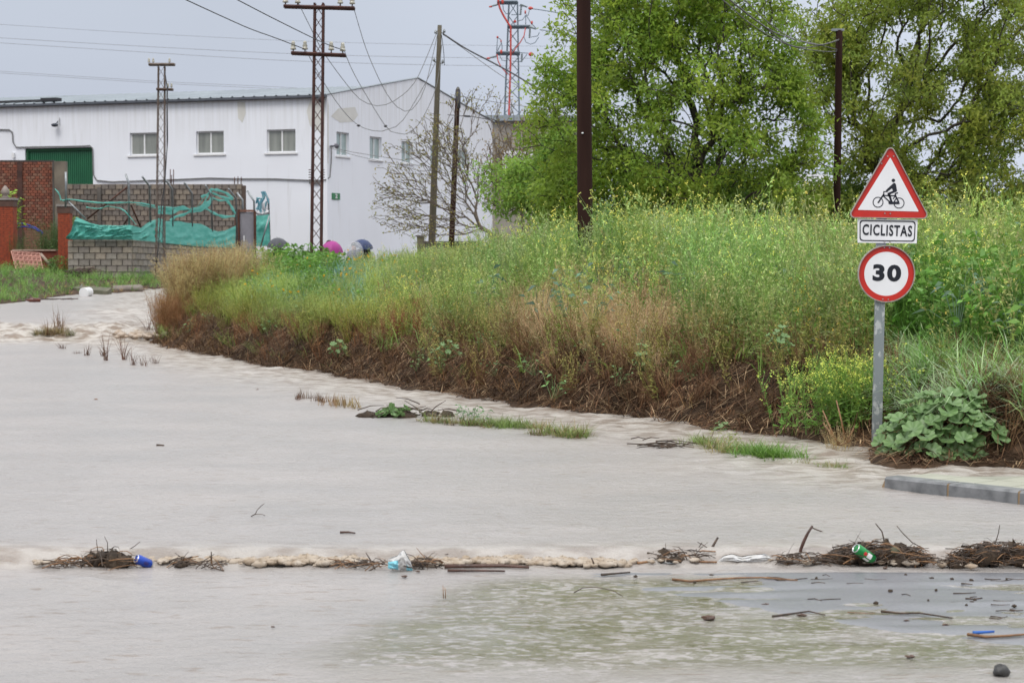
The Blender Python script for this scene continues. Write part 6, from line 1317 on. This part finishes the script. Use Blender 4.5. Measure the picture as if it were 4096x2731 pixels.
c = P(3580, 2205, 11.35); b = B(); b.lathe([(.001, -.03), (.018, -.025), (.03, 0), (.025, .02), (.001, .03)], 14); b.build('round_fruit', mat('grey_green_husk', (.12, .12, .07)), label='round grey green husk lodged in the can heap', cat='fruit', loc=c)
# twig nest in mid flood
q = G(1600, 1668)
t = thing('twig_nest', (q.x, q.y, 0), 'heap of grey twigs with green leaves stranded in mid flood', 'debris'); rr = random.Random(9)
for k_ in range(40):
    u = rr.gauss(0, .2); z = abs(rr.gauss(0, .07)); ln = rr.uniform(.12, .4); an = rr.gauss(.15, .35); s2 = 1 if rr.random() < .5 else -1; d = Vector((math.cos(an)*s2, rr.gauss(0, .4), math.sin(an)*.6))*ln
    b = B(); m_ = Vector((u, rr.gauss(0, .06), z)); b.tube([m_-d*.5, m_+Vector((0, 0, .02)), m_+d*.5], [.007, .006, .003], 5); b.build('twig', MTWIG if k_ % 3 else MBR2, t)
b = B()
for k_ in range(12): b.blob((rr.gauss(.05, .2), rr.gauss(0, .05), .01), (.09, .05, .05), 8, 6, .5, seed=k_)
b.build('root_clot', MPEAT, t)
for k_ in range(12):
    o = bpy.data.objects.new('leaf', mlv[k_ % 4]); COL.objects.link(o); o.parent = t; o.location = (rr.uniform(-.22, .12), -.10+rr.gauss(0, .03), rr.uniform(.02, .12)); o.scale = (.10,)*3; o.rotation_euler = (R(rr.uniform(20, 80)), rr.uniform(-.5, .5), rr.uniform(0, 6))
q = G(2640, 1790)
t = thing('twig_nest', (q.x, q.y, 0), 'smaller dark twig tangle left of the grassy island', 'debris')
for k_ in range(26):
    ln = rr.uniform(.1, .35); an = rr.gauss(.0, .3); d = Vector((math.cos(an), rr.gauss(0, .3), math.sin(an)*.5))*ln; b = B(); m_ = Vector((rr.gauss(0, .13), rr.gauss(0, .05), abs(rr.gauss(0, .03)))); b.tube([m_-d*.5, m_+Vector((0, 0, .015)), m_+d*.5], [.005, .005, .002], 5); b.build('twig', MTWIG, t)

# far side of the flood: bucket, drum, slab, bottle
q = wat(355, 1186); r = 21*q.y/F
t = thing('bucket', tuple(q), 'white plastic bucket lying on its side before the mossy slab', 'bucket')
b = B(); b.lathe([(r*.86, 0), (r*.9, .02), (r, .26), (r*1.04, .262), (r*1.04, .28), (r*.97, .28)], 28); o = b.build('bucket_body', MALU, t, rot=(R(98), 0, R(-22))); o.location = (-.03, .25, r*.9)
b = B(); b.tube([(-r, 0, .2), (-r*1.5, .05, .1), (-r*1.2, .1, .0)], .01, 5); b.build('bucket_handle', MSTEEL, t, loc=(-.05, .1, r*.9))
q = wat(430, 1180); q0 = wat(286, 1172)
b = B(); pts_ = [(q0.x, q0.y+.2, q0.z-.2), (q.x, q.y, q.z-.2), (q.x, q.y+.55, q.z-.2), (q0.x, q0.y+.75, q0.z-.2)]; zt_ = [.14, .10, .18, .2]
b.add(pts_+[(p_[0], p_[1], p_[2]+.2+h__) for p_, h__ in zip(pts_, zt_)], [(4, 5, 6, 7), (0, 1, 5, 4), (1, 2, 6, 5), (2, 3, 7, 6), (3, 0, 4, 7)])
b.build('concrete_slab', mat('mossy_concrete', (.14, .13, .09), (.08, .085, .05), .9, 5, .5, 30), label='mossy concrete slab lying in the flood behind the white bucket', cat='slab')
q = wat(508, 1166); b = B(); b.lathe([(.02, -.42), (.10, -.40), (.12, -.36), (.12, .30), (.13, .31), (.10, .40), (.04, .43)], 18); b.build('metal_cylinder', mat('dented_grey_drum', (.24, .21, .18), (.15, .12, .10), .5, 5, .3, 20), label='grey dented cylinder stranded right of the mossy slab', cat='cylinder', loc=q+Vector((0, .1, .06)), rot=(0, R(88), R(8)))
q = wat(480, 1154); b = B(); b.tube([(0, 0, 0), (.3, 0, .05)], .05, 10); b.build('red_pipe', MRUST, label='short rusty pipe piece behind the grey cylinder', cat='pipe', loc=q+Vector((0, .3, .08)))
q = wat(138, 1208); b = B(); b.lathe([(.01, -.15), (.06, -.14), (.065, .08), (.03, .14), (.02, .2), (.001, .2)], 16); b.build('brown_bottle', mat('brown_glass', (.12, .03, .015), (.08, .02, .01), .15), label='brown bottle lying at the waterline of the left verge', cat='bottle', loc=q+Vector((0, 0, .04)), rot=(0, R(-88), R(10)))
q = wat(112, 1208); b = B(); b.blob((0, 0, 0), (.06, .05, .04), 8, 6, .3); b.build('white_wrapper', MALU, label='small white wrapper beside the brown bottle', cat='wrapper', loc=q)
q = wat(215, 1198)
b = B()
for k_ in range(26): x_ = rr.uniform(-.5, .5); b.tube([(x_, rr.gauss(0, .2), .01), (x_+rr.uniform(-.2, .25), rr.gauss(0, .2), .02)], .012, 4)
b.build('drift_litter', MTWIG, label='thin dark drift litter on the water beside the brown bottle', cat='litter', loc=q)

# ------------------------------------------------------------------ people with umbrellas beyond the bank
def person(px, Yd, hgt_, coat, label, pants=(.03, .03, .05), arm=1, skin=(.42, .23, .16), hair=(.03, .02, .015)):
    x = P(px, 0, Yd).x; z = gz(x, Yd); s_ = hgt_/1.7
    vs = [(0, 0, .93), (0, 0, 1.15), (0, 0, 1.38), (0, -.01, 1.47), (0, -.02, 1.58), (0, -.02, 1.68), (.18, 0, 1.38), (.22, -.05, 1.12), (.12, -.24, 1.22), (.10, -.27, 1.29), (-.18, 0, 1.38), (-.24, 0, 1.1), (-.25, -.06, .85), (-.25, -.07, .77), (.10, 0, .9), (.11, -.02, .5), (.11, .02, .08), (.11, -.12, .03), (-.10, 0, .9), (-.11, -.02, .5), (-.11, .02, .08), (-.11, -.12, .03)]
    ed = [(0, 1), (1, 2), (2, 3), (3, 4), (4, 5), (2, 6), (6, 7), (7, 8), (8, 9), (2, 10), (10, 11), (11, 12), (12, 13), (0, 14), (14, 15), (15, 16), (16, 17), (0, 18), (18, 19), (19, 20), (20, 21)]
    rd = [.15, .15, .15, .055, .10, .075, .075, .055, .042, .035, .075, .055, .042, .035, .095, .065, .05, .04, .095, .065, .05, .04]
    t = thing('person', (x, Yd, z), label, 'person')
    me = bpy.data.meshes.new('body'); me.from_pydata([(a*s_*arm if abs(a) > 0 else 0, b_*s_, c*s_) for a, b_, c in vs], ed, [])
    o = bpy.data.objects.new('body', me); COL.objects.link(o); o.parent = t
    md = o.modifiers.new('skin', 'SKIN'); md.use_smooth_shade = True
    sv = me.skin_vertices[0].data if me.skin_vertices else None
    if sv is None: me.attributes.new  # pragma: no cover
    for i, v in enumerate(sv): v.radius = (rd[i]*s_, rd[i]*s_*(.75 if i < 3 else 1)); v.use_root = (i == 0)
    sb = o.modifiers.new('sub', 'SUBSURF'); sb.levels = 1; sb.render_levels = 1
    m, tr, bb = mk('clothed_figure'); tc = tr.nodes.new('ShaderNodeTexCoord'); sp = tr.nodes.new('ShaderNodeSeparateXYZ'); lk(tr, tc.outputs['Object'], sp.inputs[0]); rp = tr.nodes.new('ShaderNodeValToRGB'); rp.color_ramp.interpolation = 'CONSTANT'
    dv_ = tr.nodes.new('ShaderNodeMath'); dv_.operation = 'DIVIDE'; dv_.inputs[1].default_value = 1.8*s_; lk(tr, sp.outputs[2], dv_.inputs[0]); lk(tr, dv_.outputs[0], rp.inputs[0]); el = rp.color_ramp.elements
    el[0].color = (.02, .02, .02, 1); el[1].position = .06; el[1].color = (*pants, 1); a = el.new(.49); a.color = (*coat, 1); a = el.new(.82); a.color = (*skin, 1); lk(tr, rp.outputs[0], bb.inputs['Base Color']); bb.inputs['Roughness'].default_value = .8; me.materials.append(m)
    b = B(); b.blob((0, .015*s_, 1.66*s_), (.108*s_, .115*s_, .10*s_), 12, 8, .05); b.build('hair', mat('dark_hair', hair), t)
    b = B(); b.blob((-.035*s_, -.118*s_, 1.62*s_), (.012, .008, .008), 6, 4, 0); b.blob((.035*s_, -.118*s_, 1.62*s_), (.012, .008, .008), 6, 4, 0); b.blob((0, -.115*s_, 1.545*s_), (.025, .008, .006), 6, 4, 0); b.build('eyes_and_mouth', mat('face_dark', (.08, .02, .02)), t)
    b = B(); b.blob((0, -.125*s_, 1.59*s_), (.014, .02, .025), 6, 5, 0); b.build('nose', mat('nose_skin', skin), t)
    return t, x, z, s_
def umbrella(c, r, h, tilt, m, label, shaft_to, name='umbrella', dome=1.0):
    t = thing(name, c, label, 'umbrella', rot=tilt); b = B(); n = 8; sub = 6; rings = 6; V = [(0, 0, h)]
    for j in range(1, rings+1):
        f = j/rings
        for k_ in range(n*sub):
            a = 2*math.pi*k_/(n*sub); sc = abs(math.sin(a*n/2)); rad = r*math.sin(f*math.pi/2*dome)/math.sin(math.pi/2*dome)*(1-.06*sc*f); V.append((rad*math.cos(a), rad*math.sin(a), h*(math.cos(f*math.pi/2*dome)-math.cos(math.pi/2*dome))/(1-math.cos(math.pi/2*dome))-.02*sc*f))
    N = n*sub; Fc = [(0, 1+k_, 1+(k_+1) % N) for k_ in range(N)]+[(1+j*N+k_, 1+(j+1)*N+k_, 1+(j+1)*N+(k_+1) % N, 1+j*N+(k_+1) % N) for j in range(rings-1) for k_ in range(N)]
    b.add(V, Fc, 0, True); b.build('canopy', m, t)
    q = t.matrix_world; inv = (Matrix.Translation(Vector(c)) @ Euler(tilt).to_matrix().to_4x4()).inverted(); e_ = inv @ Vector(shaft_to)
    b = B(); b.tube([(0, 0, h+.04), (0, 0, h-.1), tuple(e_)], .009, 8); b.build('shaft', MSTEEL, t); b = B(); b.tube([tuple(e_), tuple(e_-Vector((0, 0, .08)))], .014, 8); b.build('handle', MCABD, t)
    b = B()
    for k_ in range(8): a = 2*math.pi*k_/8; b.tube([(0, 0, h*.95), (r*.55*math.cos(a), r*.55*math.sin(a), h*.68), (r*.97*math.cos(a), r*.97*math.sin(a), .0)], .004, 4)
    b.build('ribs', MSTEEL, t); return t
UY = 64
MCLR, tr_, bb_ = mk('clear_vinyl'); bb_.inputs['Base Color'].default_value = (.75, .78, .82, 1); bb_.inputs['Alpha'].default_value = .30; bb_.inputs['Roughness'].default_value = .12
for px, py, rpx, hpx, tilt, m, ulab, plab, coat, Yd, dm in [
    (1328, 1003, 46, 40, (R(12), R(8), 0), mat('magenta_fabric', (.36, .03, .24), (.28, .02, .18), .55, 3), 'bright magenta umbrella beside the rusty tower', 'person sheltering under the magenta umbrella, face just visible', (.02, .10, .09), 64, .8),
    (1412, 1030, 42, 66, (R(6), R(14), 0), MCLR, 'clear see through dome umbrella between the magenta and navy ones', 'person in grey inside the clear dome umbrella', (.14, .15, .18), 65, 1.0),
    (1452, 984, 42, 26, (R(14), R(12), 0), mat('navy_fabric', (.025, .045, .13), (.02, .035, .10), .55, 3), 'navy blue umbrella tilted behind the clear dome umbrella', 'person hidden below the navy umbrella', (.05, .05, .06), 67, .75),
    (1112, 985, 44, 34, (R(8), R(-4), 0), mat('slate_fabric', (.06, .065, .08), (.05, .05, .06), .55, 3), 'dark slate umbrella behind yellow flowers, left of the tower', 'person below the dark slate umbrella', (.06, .06, .07), 66, .8)]:
    hp = {1328: 1.60, 1412: 1.55, 1452: 1.62, 1112: 1.6}[px]; t, x, z, s_ = person(px-16 if px == 1328 else px, Yd, hp, coat, plab); c = P(px, py, Yd)
    umbrella((c.x, Yd-.05, c.z), rpx*Yd/F, hpx*Yd/F, tilt, m, ulab, (x+.10*s_, Yd-.27*s_, z+1.27*s_), dome=dm)
